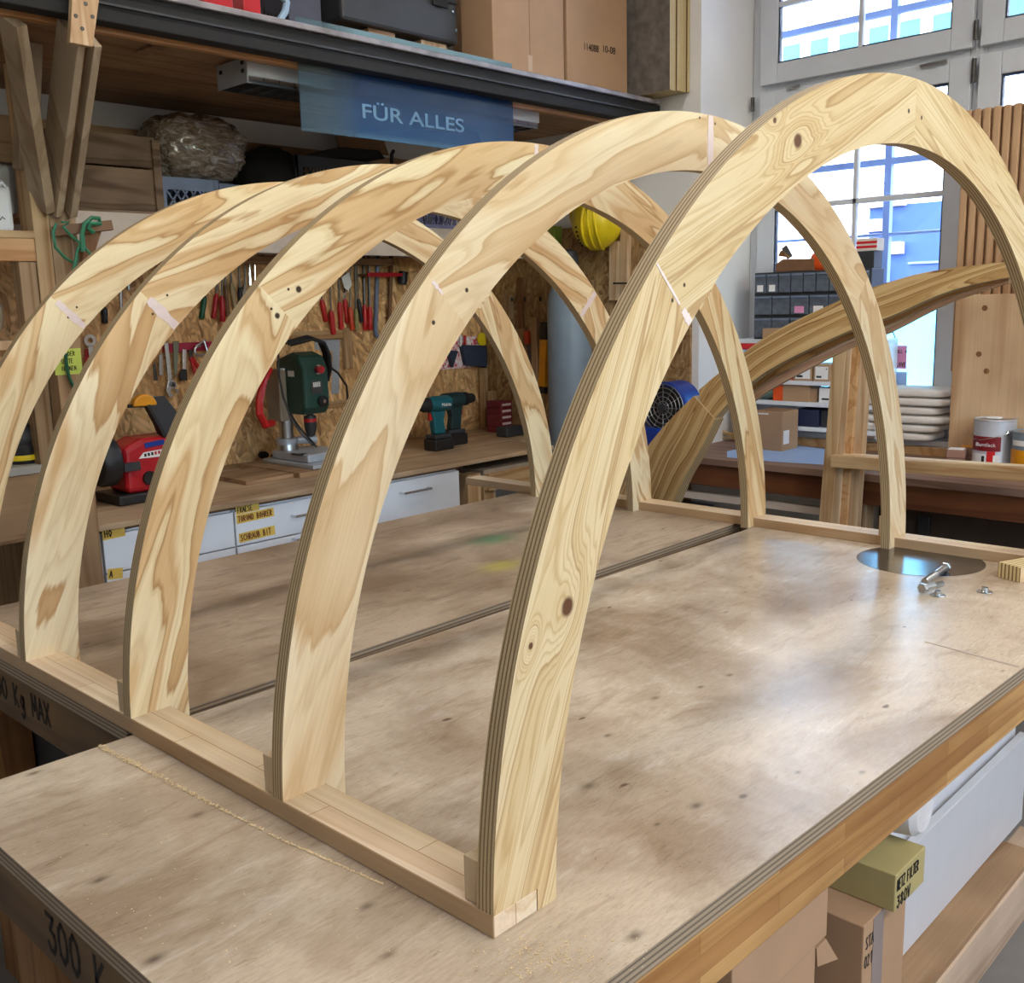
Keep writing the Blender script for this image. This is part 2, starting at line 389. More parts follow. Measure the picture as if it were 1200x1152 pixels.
DENTS=((690,921,.013),(712,862,.007),(768,818,.009),(821,805,.007),(855,791,.008),(816,944,.011),(744,1097,.010),(430,1062,.010),(455,1119,.009),(180,1124,.013),(116,1031,.011),(231,955,.011),(40,906,.010),(770,966,.005),(935,905,.006),(1040,690,.006),(880,676,.006),(1010,905,.006),(340,925,.008))
M_['top_near']=worn_top('worn_birch_top',(208,192,170),(184,166,144),(224,212,196),.22,seed=1,green=[(P(u,v,Z=0).x-.872,P(u,v,Z=0).y-.31235,r,(58,44,32)) for u,v,r in DENTS])
ga=P(577,632,Z=0);gb__=P(588,663,Z=0)
M_['top_far']=worn_top('worn_grey_brown_top',(184,164,140),(150,130,106),(204,188,166),.42,green=[(ga.x-.997,ga.y-1.29,.07,(60,150,96)),(gb__.x-.997,gb__.y-1.29,.06,(190,180,60))],seed=4)
M_['plyedge']=ply_edge('ply_edge')
M_['plyedge_g']=ply_edge('bench_ply_edge',(158,140,116),(104,90,74),7)
M_['plyedge_w']=ply_edge('stacked_ply_edge',(222,202,150),(116,88,50),13)
M_['filmy']=None

# ------------------------------------------------------------------ stroke lettering
GL={'0':[[(.5,1),(.15,.8),(.05,.5),(.15,.15),(.5,0),(.85,.2),(.95,.5),(.85,.82),(.5,1)]],'3':[[(.05,.95),(.85,.95),(.4,.58),(.8,.5),(.9,.25),(.6,0),(.25,.03),(.05,.2)]],
'8':[[(.5,.52),(.15,.75),(.5,1),(.85,.75),(.5,.52),(.1,.25),(.5,0),(.9,.25),(.5,.52)]],'1':[[(.3,.8),(.6,1),(.6,0)]],'4':[[(.7,0),(.7,1),(.1,.3),(.95,.3)]],'2':[[(.1,.8),(.5,1),(.9,.75),(.1,0),(.9,0)]],
'K':[[(.1,1),(.1,0)],[(.9,.95),(.15,.45),(.9,0)]],'g':[[(.8,.55),(.4,.6),(.15,.3),(.45,.05),(.8,.25),(.8,.6),(.8,-.25),(.4,-.4),(.15,-.25)]],'M':[[(0,0),(.1,1),(.5,.3),(.9,1),(1,0)]],'A':[[(0,0),(.5,1),(1,0)],[(.2,.35),(.8,.35)]],'X':[[(.05,1),(.95,0)],[(.95,1),(.05,0)]],
'N':[[(.05,0),(.05,1),(.9,0),(.9,1)]],'E':[[(.9,1),(.1,1),(.1,0),(.9,0)],[(.1,.5),(.7,.5)]],'T':[[(0,1),(1,1)],[(.5,1),(.5,0)]],'Z':[[(.05,1),(.95,1),(.05,0),(.95,0)]],'F':[[(.1,0),(.1,1),(.9,1)],[(.1,.5),(.7,.5)]],
'I':[[(.5,0),(.5,1)]],'L':[[(.1,1),(.1,0),(.9,0)]],'R':[[(.1,0),(.1,1),(.8,.85),(.8,.6),(.1,.48),(.9,0)]],'V':[[(.05,1),(.5,0),(.95,1)]],'U':[[(.1,1),(.1,.2),(.5,0),(.9,.2),(.9,1)]],'C':[[(.9,.85),(.5,1),(.1,.6),(.15,.2),(.5,0),(.9,.15)]],
'S':[[(.9,.9),(.4,1),(.1,.75),(.85,.3),(.6,0),(.1,.1)]],'B':[[(.1,0),(.1,1),(.7,.9),(.7,.6),(.1,.52),(.85,.35),(.8,.05),(.1,0)]],'D':[[(.1,0),(.1,1),(.7,.85),(.9,.5),(.7,.1),(.1,0)]],'O':[[(.5,1),(.1,.5),(.5,0),(.9,.5),(.5,1)]],'H':[[(.1,0),(.1,1)],[(.9,0),(.9,1)],[(.1,.5),(.9,.5)]],'P':[[(.1,0),(.1,1),(.8,.85),(.8,.6),(.1,.48)]],'J':[[(.9,1),(.8,.1),(.4,0),(.1,.2)]],'-':[[(.1,.45),(.9,.45)]],'x':[[(.1,.7),(.9,0)],[(.9,.7),(.1,0)]]}
class Words(list):
    def build(s,name,mt,parent=None):
        for m in s: m.build(name,mt,parent)
def strokes(text,o,ux,uy,h,w=.55,gap=.2,pen=.12,nrm=None,lift=.0006):
    out=Words(); x=0
    for wd in text.split(' '):
        if wd: out.append(strokes1(wd,V(o)+V(ux).normalized()*x,ux,uy,h,w,gap,pen,nrm,lift))
        x+=(len(wd)+1)*(w+gap)*h
    return out
def strokes1(text,o,ux,uy,h,w=.55,gap=.2,pen=.12,nrm=None,lift=.0006):
    """marker writing as thin ribbons on a surface at o, ux along the line, uy up"""
    mb=MB(); o=V(o);ux=V(ux).normalized();uy=V(uy).normalized(); n=ux.cross(uy)
    if nrm is not None and n.dot(V(nrm))<0: n=-n
    x=0
    for ch in text:
        if ch!=' ':
            for st in GL.get(ch,[]):
                for (a,b),(c,d) in zip(st,st[1:]):
                    p=o+ux*(x+a*w*h)+uy*b*h+n*lift; q=o+ux*(x+c*w*h)+uy*d*h+n*lift
                    dr=(q-p); 
                    if dr.length<1e-6: continue
                    dr.normalize(); sd=dr.cross(n)*pen*h/2; e=dr*pen*h*.3
                    mb.prism([p-e-sd,q+e-sd,q+e+sd,p-e+sd],n*-.0004)
        x+=(w+gap)*h
    return mb
def textmesh(name,body,mt,o,ux,uy,size,parent=None,nrm=None,bold=0,width=None):
    cu=bpy.data.curves.new(name,'FONT'); cu.body=body; cu.size=1; cu.extrude=.01; cu.offset=bold
    ob=bpy.data.objects.new('tmp',cu); COL.objects.link(ob); dg=bpy.context.evaluated_depsgraph_get()
    me=bpy.data.meshes.new_from_object(ob.evaluated_get(dg)); bpy.data.objects.remove(ob)
    ux=V(ux).normalized();uy=V(uy).normalized();n=ux.cross(uy)
    mx=max(v.co.x for v in me.vertices); sx=size if width is None else width/mx
    mb=MB(); mb.raw([V(o)+ux*v.co.x*sx+uy*v.co.y*size+n*(v.co.z+.012)*.03 for v in me.vertices],[list(p.vertices) for p in me.polygons])
    return mb.build(name,mt,parent,fix=False)

X_=V((1,0,0)); Y_=V((0,1,0)); Z_=V((0,0,1))
# ================================================================== SETTING
FL=-0.86
XW, YB = 3.25, 3.26          # inner faces of window wall and back wall
struct(quickbox('floor',M_['floor'],(-4.2,4.2,-4.6,3.6,FL-.1,FL),None,0))
struct(quickbox('ceiling',M_['ceil'],(-4.2,4.2,-4.6,3.6,2.95,3.05),None,0))
struct(quickbox('wall_back',M_['plaster'],(-4.2,XW,YB,YB+.2,FL,2.95),None,0))
struct(quickbox('wall_left',M_['plaster'],(-4.2,-4.0,-4.6,YB,FL,2.95),None,0))
wf=MB(); wf.box(-4.0,-1.7,-4.6,-4.4,FL,2.95); wf.box(1.3,XW,-4.6,-4.4,FL,2.95); wf.box(-1.7,1.3,-4.6,-4.4,FL,1.15); wf.box(-1.7,1.3,-4.6,-4.4,2.1,2.95)  # unseen opening behind the camera, added to let in frontal sky light
wf.box(-.26,-.14,-4.55,-4.45,1.15,2.1)
struct(wf.build('wall_front',M_['plaster'],None,0))
WY0,WY1=-.12,1.87            # window opening along the wall
wr=MB()
wr.box(XW,XW+.62,WY1,YB+.2,FL,2.95); wr.box(XW,XW+.62,-4.6,WY0,FL,2.95); wr.box(XW,XW+.62,WY0,WY1,FL,-.03); wr.box(3.553,XW+.62,WY0,WY1,-.03,.034); wr.box(XW,XW+.62,WY0,WY1,2.6,2.95); wr.box(XW+.3,XW+.62,-12,12,2.95,8)  # last box: unseen upper wall, added to keep the annex in shadow
struct(wr.build('wall_right',M_['plaster'],None,0))
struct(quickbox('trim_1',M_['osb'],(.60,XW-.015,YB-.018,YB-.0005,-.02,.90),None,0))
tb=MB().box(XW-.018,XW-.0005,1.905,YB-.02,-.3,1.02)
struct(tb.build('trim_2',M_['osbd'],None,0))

# ---- inner window at X = 3.7
WX=3.70
win=bpy.data.objects.new('window_1',None); COL.objects.link(win); win.location=(WX,.88,.1); ORG[win]=V((WX,.88,.1)); win['kind']='structure'
def frame_rect(mb,y0,y1,z0,z1,w,x0,x1):
    mb.box(x0,x1,y0,y0+w,z0,z1); mb.box(x0,x1,y1-w,y1,z0,z1); mb.box(x0,x1,y0+w,y1-w,z0,z0+w); mb.box(x0,x1,y0+w,y1-w,z1-w,z1)
fr=MB(); frame_rect(fr,WY0+.001,WY1-.001,.0585,2.599,.075,WX-.02,WX+.06)
fr.box(WX-.02,WX+.06,.835,.90,.1335,2.524); fr.box(WX-.0195,WX+.059,WY0+.076,.8345,1.555,1.622); fr.box(WX-.0195,WX+.059,.9005,1.794,1.555,1.622)
fr.build('frame',M_['winwhite'],win,.004)
glass,t_,b_=nt('window_glass'); b_.inputs['Base Color'].default_value=(1,1,1,1); b_.inputs['Roughness'].default_value=.0; b_.inputs['Transmission Weight'].default_value=1; b_.inputs['IOR'].default_value=1.0; b_.inputs['Specular IOR Level'].default_value=.3
def clear_glass(name,tint=(.96,.98,1)):
    m,t,b=nt(name); t.nodes.remove(b); tr=t.nodes.new('ShaderNodeBsdfTransparent'); tr.inputs[0].default_value=(*tint,1)
    gl=t.nodes.new('ShaderNodeBsdfGlossy'); gl.inputs['Roughness'].default_value=.03; fr_=t.nodes.new('ShaderNodeFresnel'); fr_.inputs[0].default_value=1.4
    mx=t.nodes.new('ShaderNodeMixShader'); t.links.new(fr_.outputs[0],mx.inputs[0]); t.links.new(tr.outputs[0],mx.inputs[1]); t.links.new(gl.outputs[0],mx.inputs[2])
    t.links.new(mx.outputs[0],t.nodes['Material Output'].inputs[0]); return m
M_['pane']=clear_glass('clear_window_pane')
def film(name,c,tr_w):
    m,t,b=nt(name); t.nodes.remove(b); tl=t.nodes.new('ShaderNodeBsdfTranslucent'); tl.inputs[0].default_value=(*c,1)
    tr=t.nodes.new('ShaderNodeBsdfTransparent'); tr.inputs[0].default_value=(*c,1); mx=t.nodes.new('ShaderNodeMixShader'); mx.inputs[0].default_value=tr_w
    t.links.new(tl.outputs[0],mx.inputs[1]); t.links.new(tr.outputs[0],mx.inputs[2]); t.links.new(mx.outputs[0],t.nodes['Material Output'].inputs[0]); return m
M_['film']=film('frosted_cyan_film',(.50,.84,.95),.2)
def sash(y0,y1,z0,z1,mut_y=None,mut_z=(),hard=True):
    s=MB(); w=.085; frame_rect(s,y0,y1,z0,z1,w,WX-.055,WX-.021)
    so=s.build('sash',M_['winwhite'],win,.004)
    g=MB(); i0=(y0+w,y1-w,z0+w,z1-w); 
    frame_rect(g,i0[0],i0[1],i0[2],i0[3],.007,WX-.045,WX-.022); g.build('gasket',M_['gasket'],so)
    mu=MB()
    if mut_y: mu.box(WX-.05,WX-.022,mut_y-.009,mut_y+.009,i0[2],i0[3])
    for z in mut_z: mu.box(WX-.05,WX-.022,i0[0],i0[1],z-.011,z+.011)
    if mu.v: mu.build('muntin',M_['winwhite'],so,.002)
    MB().box(WX-.0385,WX-.0345,i0[0]-.004,i0[1]+.004,i0[2]-.004,i0[3]+.004).build('pane',M_['pane'],so)
    return so
sash(.882,1.815,.13,1.573,1.347,(1.063,)); sash(.882,1.815,1.604,2.52,1.347,(1.935,))
sash(-.06,.853,.13,1.573,.40,(1.063,)); sash(-.06,.853,1.604,2.52,.40,(1.935,))
hd=MB()
for (u,v,u2,v2) in((1079,78,1110,71),(922,104,937,100)):
    a=P(u,v,X=WX-.065);c=P(u2,v2,X=WX-.065); hd.tube([a,a.lerp(c,.5)-V((.006,0,0)),c],.0075,8)
hd.build('latch',M_['steel'],win,0,True)
hb=MB()
for z0,z1,y in((1.63,1.70,.868),(1.47,1.56,.868),(1.50,1.56,1.845)): hb.tube([(WX-.062,y,z0),(WX-.062,y,z1)],.009,8)
hb.build('hinge',M_['darksteel'],win,0,True)
struct(quickbox('trim_3',M_['winwhite'],(3.553,XW+.45,WY0+.002,WY1-.002,.0345,.058),None,.004))   # window sill board
# ---- outer window of the double window
ow=bpy.data.objects.new('window_2',None); COL.objects.link(ow); ow.location=(3.83,.88,.0); ORG[ow]=V((3.83,.88,0)); ow['kind']='structure'
M_['outbar']=plain('outer_window_blue_grey_paint',srgb(128,150,196),.5,var=.03)
ob_=MB(); frame_rect(ob_,WY0+.003,WY1-.003,.0,2.597,.05,3.80,3.845)
yv=P(1042,200,X=3.82).y
zh=P(1000,194,X=3.82).z; zh2=P(965,31,X=3.82).z
ob_.box(3.805,3.84,yv-.016,yv+.016,.05,2.55); ob_.box(3.805,3.84,.42-.016,.42+.016,.05,2.55)
for z in(zh,zh2,zh2+.36): ob_.box(3.807,3.838,WY0+.05,WY1-.05,z-.014,z+.014)
ob_.box(3.807,3.838,WY0+.05,WY1-.05,P(1050,274,X=3.82).z-.006,P(1050,274,X=3.82).z+.006)
ob_.build('frame',M_['outbar'],ow,.003)
# frosted film on the lower inner pane
o=MB().box(WX-.0335,WX-.0325,.968,1.73,.216,P(1060,368,X=WX).z+.06).build('frosted_film',M_['film'],None); tag(o,'frosted cyan film on the lower window pane behind the cream parcels','window film')

# ---- buildings across the street
M_['facade']=plain('white_render',srgb(240,240,238),.9,var=.03)
M_['fwin']=plain('facade_teal_glass',srgb(58,112,128),.15,var=.35,sc=2.5)
M_['lowb']=plain('blue_grey_cladding',srgb(58,92,160),.6,var=.08,sc=1)
M_['quoin']=plain('pale_quoin',srgb(214,196,190),.8)
bd=thing('apartment_building',(13,3,-5),'white rendered building across the street with teal windows','building')
MB().box(13,19,-8,22,-5,14).build('wall',M_['facade'],bd)
M_['fframe']=plain('facade_window_frame',srgb(236,238,240),.5)
fa0=P(1057,54,X=13);fa1=P(1081,22,X=13); fst=(P(1057,54,X=13).y-P(1095,46,X=13).y); fwd=fa0.y-fa1.y; fht=fa1.z-fa0.z
for rr in(-1,0,1):
    for k in range(-5,4):
        yy=fa1.y-k*fst; zz=fa0.z+rr*(fht+.62)
        if rr==-1 and k>-2: continue
        wn=MB().box(12.95,13.04,yy-.06,yy+fwd+.06,zz-.06,zz+fht+.06).build('window',M_['fframe'],bd)
        MB().box(12.925,12.9495,yy,yy+fwd,zz,zz+fht).build('pane',M_['fwin'],wn)
bb=thing('annex_building',(9,1.5,-5),'low blue grey clad building seen through the lower window','building')
lb=MB().box(9,12.5,P(1017,300,X=9).y-9,P(1017,300,X=9).y,-5,P(1050,240,X=9).z); lb.build('wall',M_['lowb'],bb)
q=MB(); yq=P(1015,300,X=8.95).y
for k in range(14): q.box(8.9,9.1,yq-(.35 if k%2 else .2),yq+.05,1.7-k*.22,1.7-k*.22+.11)
q.build('quoins',M_['quoin'],bb)
cl=MB()
for k in range(12): cl.box(8.97,9.01,yq-9,yq-.4,-.6+k*.14,-.6+k*.14+.02)
cl.build('cladding_ribs',M_['outbar'],bb)
struct(quickbox('trim_4',M_['floor'],(3.9,19,-12,24,-5.2,-5.0),None,0))  # street

# ================================================================== NEAR WORKBENCH
NB=thing('workbench',(.87,.33,FL),'nearest large plywood workbench carrying the near ends of the arch frame','workbench')
NX0,NX1,NY1=-.276,2.02,.803
yf=lambda x:-.1225-.0243*(x+.276)
top=MB(); c=[(NX0,yf(NX0)),(NX1,yf(NX1)),(NX1,NY1),(NX0,NY1)]
top.face([(x,y,0) for x,y in c],0); top.face([(x,y,-.026) for x,y in c][::-1],0)
for (a,b2) in zip(c,c[1:]+c[:1]):
    ln=math.hypot(b2[0]-a[0],b2[1]-a[1]); top.face([(*a,-.026),(*b2,-.026),(*b2,0),(*a,0)],1,[(0,0),(ln,0),(ln,1),(0,1)])
TOP=top.build('top',[M_['top_near'],M_['plyedge_g']],NB,.0015)
fa=MB(); a=V((NX0,yf(NX0)+.003,0));b3=V((NX1,yf(NX1)+.003,0))
fa.prism([a+V((0,0,-.112)),b3+V((0,0,-.112)),b3+V((0,0,-.0262)),a+V((0,0,-.0262))],(0,.045,0)); fa.build('front_apron',M_['apron'],NB,.002)
MB().box(NX0+.002,NX0+.035,-.07,NY1-.002,-.105,-.0262).build('side_apron',M_['apron_y'],NB,.002)
MB().box(NX0+.036,NX1-.002,NY1-.04,NY1-.003,-.105,-.0262).build('back_apron',M_['apron'],NB,.002)
MB().box(NX1-.036,NX1-.002,-.12,NY1-.042,-.105,-.0262).build('side_apron',M_['apron_y'],NB,.002)
for x in(NX0+.05,NX1-.14):
    for y in(.115,NY1-.14): MB().box(x,x+.09,y,y+.09,FL,-.106).build('leg',M_['leg'],NB,.003)
M_['basebeam']=wood('pale_base_beam',(206,182,158),(180,154,130),'x',8,.6,.05)
MB().box(NX0+.02,NX1-.002,-.025,.06,FL,FL+.135).build('base_beam',M_['basebeam'],NB,.004)
MB().box(NX0+.145,NX1-.145,NY1-.13,NY1-.05,FL,FL+.135).build('base_beam',M_['basebeam'],NB,.004)
MB().box(NX0+.145,NX1-.145,-.02,NY1-.06,FL+.1352,FL+.153).build('lower_shelf',M_['dullpine_x'],NB,.002)
p0=P(56,1112,X=NX0); p1=P(118,1170,X=NX0)
strokes('300 Kg MAX',V((NX0+.002,p0.y,-.087)),(0,-1,0),(0,0,1),.05,.5,.14,.13,(-1,0,0)).build('marker_writing',M_['ink'],NB)
# routed seam near the front edge and the flush steel disc
sm=P(1083,752,Z=0);sm2=P(1196,783,Z=0)
M_['seam']=plain('grimy_seam',srgb(170,154,140),.6)
MB().prism([(sm.x,sm.y,.0001),(sm2.x,sm2.y+.004,.0001),(sm2.x+.009,sm2.y+.004,.0001),(sm.x+.003,sm.y,.0001)],(0,0,.0005)).build('seam',M_['seam'],NB)
dc=P(1078,657,Z=0); dl=P(1003,656,Z=0);dr=P(1153,660,Z=0); rad=(dr-dl).length/2
MB().lathe([(rad,.0001),(rad,.0007)],(dc.x,dc.y,0),n=64).build('steel_plate',M_['disc'],NB)

# ================================================================== FAR WORKBENCH
FB=thing('workbench',(1,1.29,FL),'further workbench with paint stains behind the gap, under the far arches','workbench')
fx0,fx1,fy0,fy1=.004,1.99,.838,1.745
top=MB(); c=[(fx0,.834),(fx1,.872),(fx1,fy1),(fx0,fy1)]
top.face([(x,y,0) for x,y in c],0); top.face([(x,y,-.026) for x,y in c][::-1],0)
for (a,b2) in zip(c,c[1:]+c[:1]):
    ln=math.hypot(b2[0]-a[0],b2[1]-a[1]); top.face([(*a,-.026),(*b2,-.026),(*b2,0),(*a,0)],1,[(0,0),(ln,0),(ln,1),(0,1)])
top.build('top',[M_['top_far'],M_['plyedge_g']],FB,.0015)
MB().box(fx0+.004,fx0+.035,fy0+.002,fy1-.002,-.125,-.0262).build('side_apron',M_['apron_y'],FB,.002)
MB().box(fx1-.035,fx1-.004,fy0+.002,fy1-.002,-.125,-.0262).build('side_apron',M_['apron_y'],FB,.002)
MB().box(fx0+.036,fx1-.036,.874,.905,-.125,-.0262).build('front_apron',M_['apron'],FB,.002)
MB().box(NX0+.29,NX1-.01,NY1+.0005,NY1+.025,-.05,-.012).build('rear_ledge',M_['pine_x'],NB,.001)
MB().box(fx0+.036,fx1-.036,fy1-.04,fy1-.003,-.125,-.0262).build('back_apron',M_['apron'],FB,.002)
for x in(fx0+.04,fx1-.13):
    for y in(fy0+.045,fy1-.14): MB().box(x,x+.09,y,y+.09,FL,-.1262).build('leg',M_['leg'],FB,.003)
MB().box(fx0+.14,fx1-.14,fy0+.06,fy1-.06,-.62,-.6).build('lower_shelf',M_['dullpine_x'],FB,.002)
p1=P(60,838,X=fx0+.004)
strokes('300 Kg MAX',V((fx0+.0035,p1.y+.29,-.088)),(0,-1,0),(0,0,1),.044,.5,.16,.13,(-1,0,0)).build('marker_writing',M_['ink'],FB)

# ================================================================== ARCH FRAME
RO,RI,TH=.992,.8915,.0241
RW,RH=.069,.0264
YS=[0,.385,.8059,1.2206,1.6376]
SPAN=2*RO
def seg_uv(x,z):
    a=math.atan2(z,x); k=min(3,max(0,int(math.degrees(a)//45)))
    mid=R(k*45+22.5); tx,tz=-math.sin(mid),math.cos(mid); rx,rz=math.cos(mid),math.sin(mid)
    return (x*tx+z*tz+k*2.3, x*rx+z*rz-.82+k*.9)
def uvk(u,v,Y): # photo point on the face plane -> uv
    q=P(u,v,Y=Y); return seg_uv(q.x-RO,q.z)
k1=[(665,711,.011),(935,165,.011),(908,141,.0045),(622,757,.004)]
KN=[[(*uvk(u,v,0),r) for u,v,r in k1],[],[],[],[]]
HO=[[(*uvk(u,v,0),r) for u,v,r in((1065,130,.0045),(1080,138,.004),(802,334,.003),(788,352,.003))],
    [(*uvk(u,v,.385),r) for u,v,r in((820,138,.003),(838,145,.003),(547,340,.004),(508,378,.004))],
    [(*uvk(u,v,.8059),r) for u,v,r in((350,339,.007),(325,370,.006),(338,339,.003),(318,362,.003))],
    [(*uvk(u,v,1.2206),r) for u,v,r in((196,346,.003),(179,368,.003))],
    [(*uvk(u,v,1.6376),r) for u,v,r in((90,360,.003),(80,372,.003))]]
FACES=[ply_face('ply_face_fine_figure',1,(220,200,160),(212,188,144),(190,160,116),6.5,(.55,13),KN[0],HO[0],6.0,.85,.16,1.3),
       ply_face('ply_face_soft_figure',2,(236,220,186),(228,204,164),(206,174,130),4.0,(1.5,8),(),HO[1]),
       ply_face('ply_face_streaky',3,(242,226,186),(222,190,142),(190,150,100),5.0,(1.2,10),(),HO[2]),
       ply_face('ply_face_broad_flame',5,(244,228,190),(222,188,140),(194,154,104),4.2,(1.5,9),(),HO[3]),
       ply_face('ply_face_flame',6,(242,226,186),(222,190,142),(192,152,102),5,(1.3,10),(),HO[4])]
AF=thing('arch_frame',(RO,.82,0),'five round plywood arches standing on two timber rails across the workbenches','wooden frame')
def arch(i):
    y0=YS[i];y1=y0+TH; mb=MB(); cx=RO
    a0=math.asin(RH/RO); n=120; A=[a0+(math.pi-2*a0)*k/n for k in range(n+1)]
    for q in(45,90,135): 
        A[min(range(len(A)),key=lambda k:abs(A[k]-R(q)))]=R(q)
    def inner(a):   # inner point for outer angle a : same angle except at the feet where it meets z=RH
        if a==A[0]: return (math.sqrt(RI*RI-RH*RH),RH)
        if a==A[-1]: return (-math.sqrt(RI*RI-RH*RH),RH)
        return (RI*math.cos(a),RI*math.sin(a))
    for a,b2 in zip(A,A[1:]):
        o1=(RO*math.cos(a),RO*math.sin(a));o2=(RO*math.cos(b2),RO*math.sin(b2));i1=inner(a);i2=inner(b2)
        mid=.5*(a+b2)
        def U(p):
            k=min(3,int(math.degrees(mid)//45)); m=R(k*45+22.5)
            return (-p[0]*math.sin(m)+p[1]*math.cos(m)+k*2.3, p[0]*math.cos(m)+p[1]*math.sin(m)-.82+k*.9)
        W=lambda p,y:(cx+p[0],y,p[1])
        mb.face([W(i1,y0),W(i2,y0),W(o2,y0),W(o1,y0)],0,[U(i1),U(i2),U(o2),U(o1)])
        mb.face([W(o1,y1),W(o2,y1),W(i2,y1),W(i1,y1)],0,[U(o1),U(o2),U(i2),U(i1)])
        mb.face([W(o1,y0),W(o2,y0),W(o2,y1),W(o1,y1)],1,[(a,0),(b2,0),(b2,1),(a,1)])
        mb.face([W(i2,y0),W(i1,y0),W(i1,y1),W(i2,y1)],1,[(b2,0),(a,0),(a,1),(b2,1)])
    for s in(1,-1):
        i_t=(s*math.sqrt(RI*RI-RH*RH),RH); xin=s*RI; xn=s*(RO-RW-.0004); xo=s*math.sqrt(RO*RO-RH*RH)
        poly=[(xin,0),i_t,(xn,RH),(xn,0)]
        W=lambda p,y:(cx+p[0],y,p[1])
        uu=[seg_uv(p[0],max(p[1],.0001)) if s>0 else seg_uv(p[0],max(p[1],.0001)) for p in poly]
        mb.face([W(p,y0) for p in (poly if s<0 else poly[::-1])],0,(uu if s<0 else uu[::-1]))
        mb.face([W(p,y1) for p in (poly if s>0 else poly[::-1])],0,(uu if s>0 else uu[::-1]))
        for p,q in zip(poly,poly[1:]+poly[:1]):
            if p==i_t and q==(xn,RH): continue
            mb.face([W(p,y0),W(q,y0),W(q,y1),W(p,y1)],1,[(p[1],0),(q[1],0),(q[1],1),(p[1],1)])
        mb.face([W((xn,RH),y0),W((xo,RH),y0),W((xo,RH),y1),W((xn,RH),y1)],1,[(0,0),(.07,0),(.07,1),(0,1)])
    me_o=mb.build('arch',[FACES[i],M_['plyedge']],AF,0,30)
    bm=bmesh.new(); bm.from_mesh(me_o.data); bmesh.ops.remove_doubles(bm,verts=bm.verts,dist=1e-5); bmesh.ops.recalc_face_normals(bm,faces=bm.faces); bm.to_mesh(me_o.data); bm.free()
    me_o.data.set_sharp_from_angle(angle=R(30))
    return me_o
ARCH=[arch(i) for i in range(5)]
def filler(i,ang,w,r0,r1,jag=.25,off=0):
    rnd=random.Random(i*31+ang); y=YS[i]; c=R(ang); mb=MB(); n=9; L=[];Rr=[]
    for k in range(n+1):
        r=r0+(r1-r0)*k/n; ww=w*(1-.5*abs(k/n-.5))*(1+rnd.uniform(-jag,jag))
        rad=V((math.cos(c),0,math.sin(c))); tan=V((-math.sin(c),0,math.cos(c)))
        ctr=V((RO,y,0))+rad*r+tan*off
        L.append(ctr-tan*ww/2); Rr.append(ctr+tan*ww/2)
    mb.prism(L+Rr[::-1],(0,-.0006,0)); mb.build('wood_filler',M_['filler'],ARCH[i])
filler(0,135,.004,.925,.99); filler(0,135,.012,.893,.915)
filler(1,90,.02,.893,.991,.12,-.012); filler(2,90,.016,.895,.99); filler(3,135,.021,.893,.97); filler(4,135,.017,.893,.975); filler(3,44,.017,.893,.988); filler(1,135,.006,.955,.98,.5)
# the two rails and the spacer blocks behind every foot
ylen=2.02
for s in(0,1):
    x0=0 if s==0 else SPAN-RW
    MB().box(x0,x0+RW,0,ylen,.0002,RH).build('base_rail',M_['spruce_y'],AF,.0015)
M_['blockw']=wood('pale_block_end',(214,194,162),(186,160,122),'z',9,.55,.1)
for i in range(5):
    for s in(0,1):
        x0=.004 if s==0 else SPAN-RW+.005
        MB().box(x0,x0+.058,YS[i]+TH+.0006,YS[i]+TH+.023,RH+.0003,RH+.052).build('spacer_block',M_['blockw'],AF,.001)

# ================================================================== SMALL THINGS ON THE NEAR BENCH
def hex_prof(mb,c,ax,r,h,m=0):
    ax=V(ax).normalized(); mb.lathe([(r*.94,0),(r,h*.1),(r,h*.85),(r*.9,h)],c,ax,6,m)
def bolt(name,head_c,tip,label):
    head_c=V(head_c);tip=V(tip);d=(tip-head_c).normalized(); L=(tip-head_c).length
    b=thing(name,head_c,label,'bolt','loose hex bolts')
    h=MB(); hex_prof(h,head_c-d*.0,d,.0125,.010); h.build('head',M_['zinc'],b,.0008)
    s=MB(); s.lathe([(.0078,0),(.0078,L*.45)],head_c+d*.0101,d,16); s.build('shank',M_['zinc'],b,0,True)
    pr=[]; k=14
    for j in range(k): pr+=[(.0066,L*.45+.0105+j*(L*.55-.0105)/k),(.0079,L*.45+.0105+(j+.5)*(L*.55-.0105)/k)]
    MB().lathe(pr,head_c,d,16).build('thread',M_['zinc'],b)
    return b
a=P(1109,664,Z=.0125); c=P(1083,682,Z=.009); bolt('hex_bolt',a,(c.x,c.y,.009),'hex bolt lying across the rim of the round steel plate')
a=P(1080,690,Z=.0128); c=P(1104,684,Z=.0125); bolt('hex_bolt',a,(c.x,c.y,.0125),'hex bolt resting on a flanged nut in front of the steel plate')
def flange_nut(u,v,label):
    c=P(u,v,Z=0); b=thing('flange_nut',c,label,'nut','flanged barrel nuts')
    f=MB(); n=5; f.lathe([(.017,.0004),(.0175,.0014),(.0165,.0026)],c,(0,0,1),10,0,1); f.build('flange',M_['zinc'],b,.0004)
    MB().lathe([(.0085,.0027),(.0075,.0035),(.0072,.0115),(.005,.0115),(.0048,.006)],c,n=18).build('barrel',M_['zinc'],b,0,True)
flange_nut(1099,698,'flanged barrel nut beneath the loose hex bolt'); flange_nut(1154,694,'flanged barrel nut alone beside the plywood offcut')
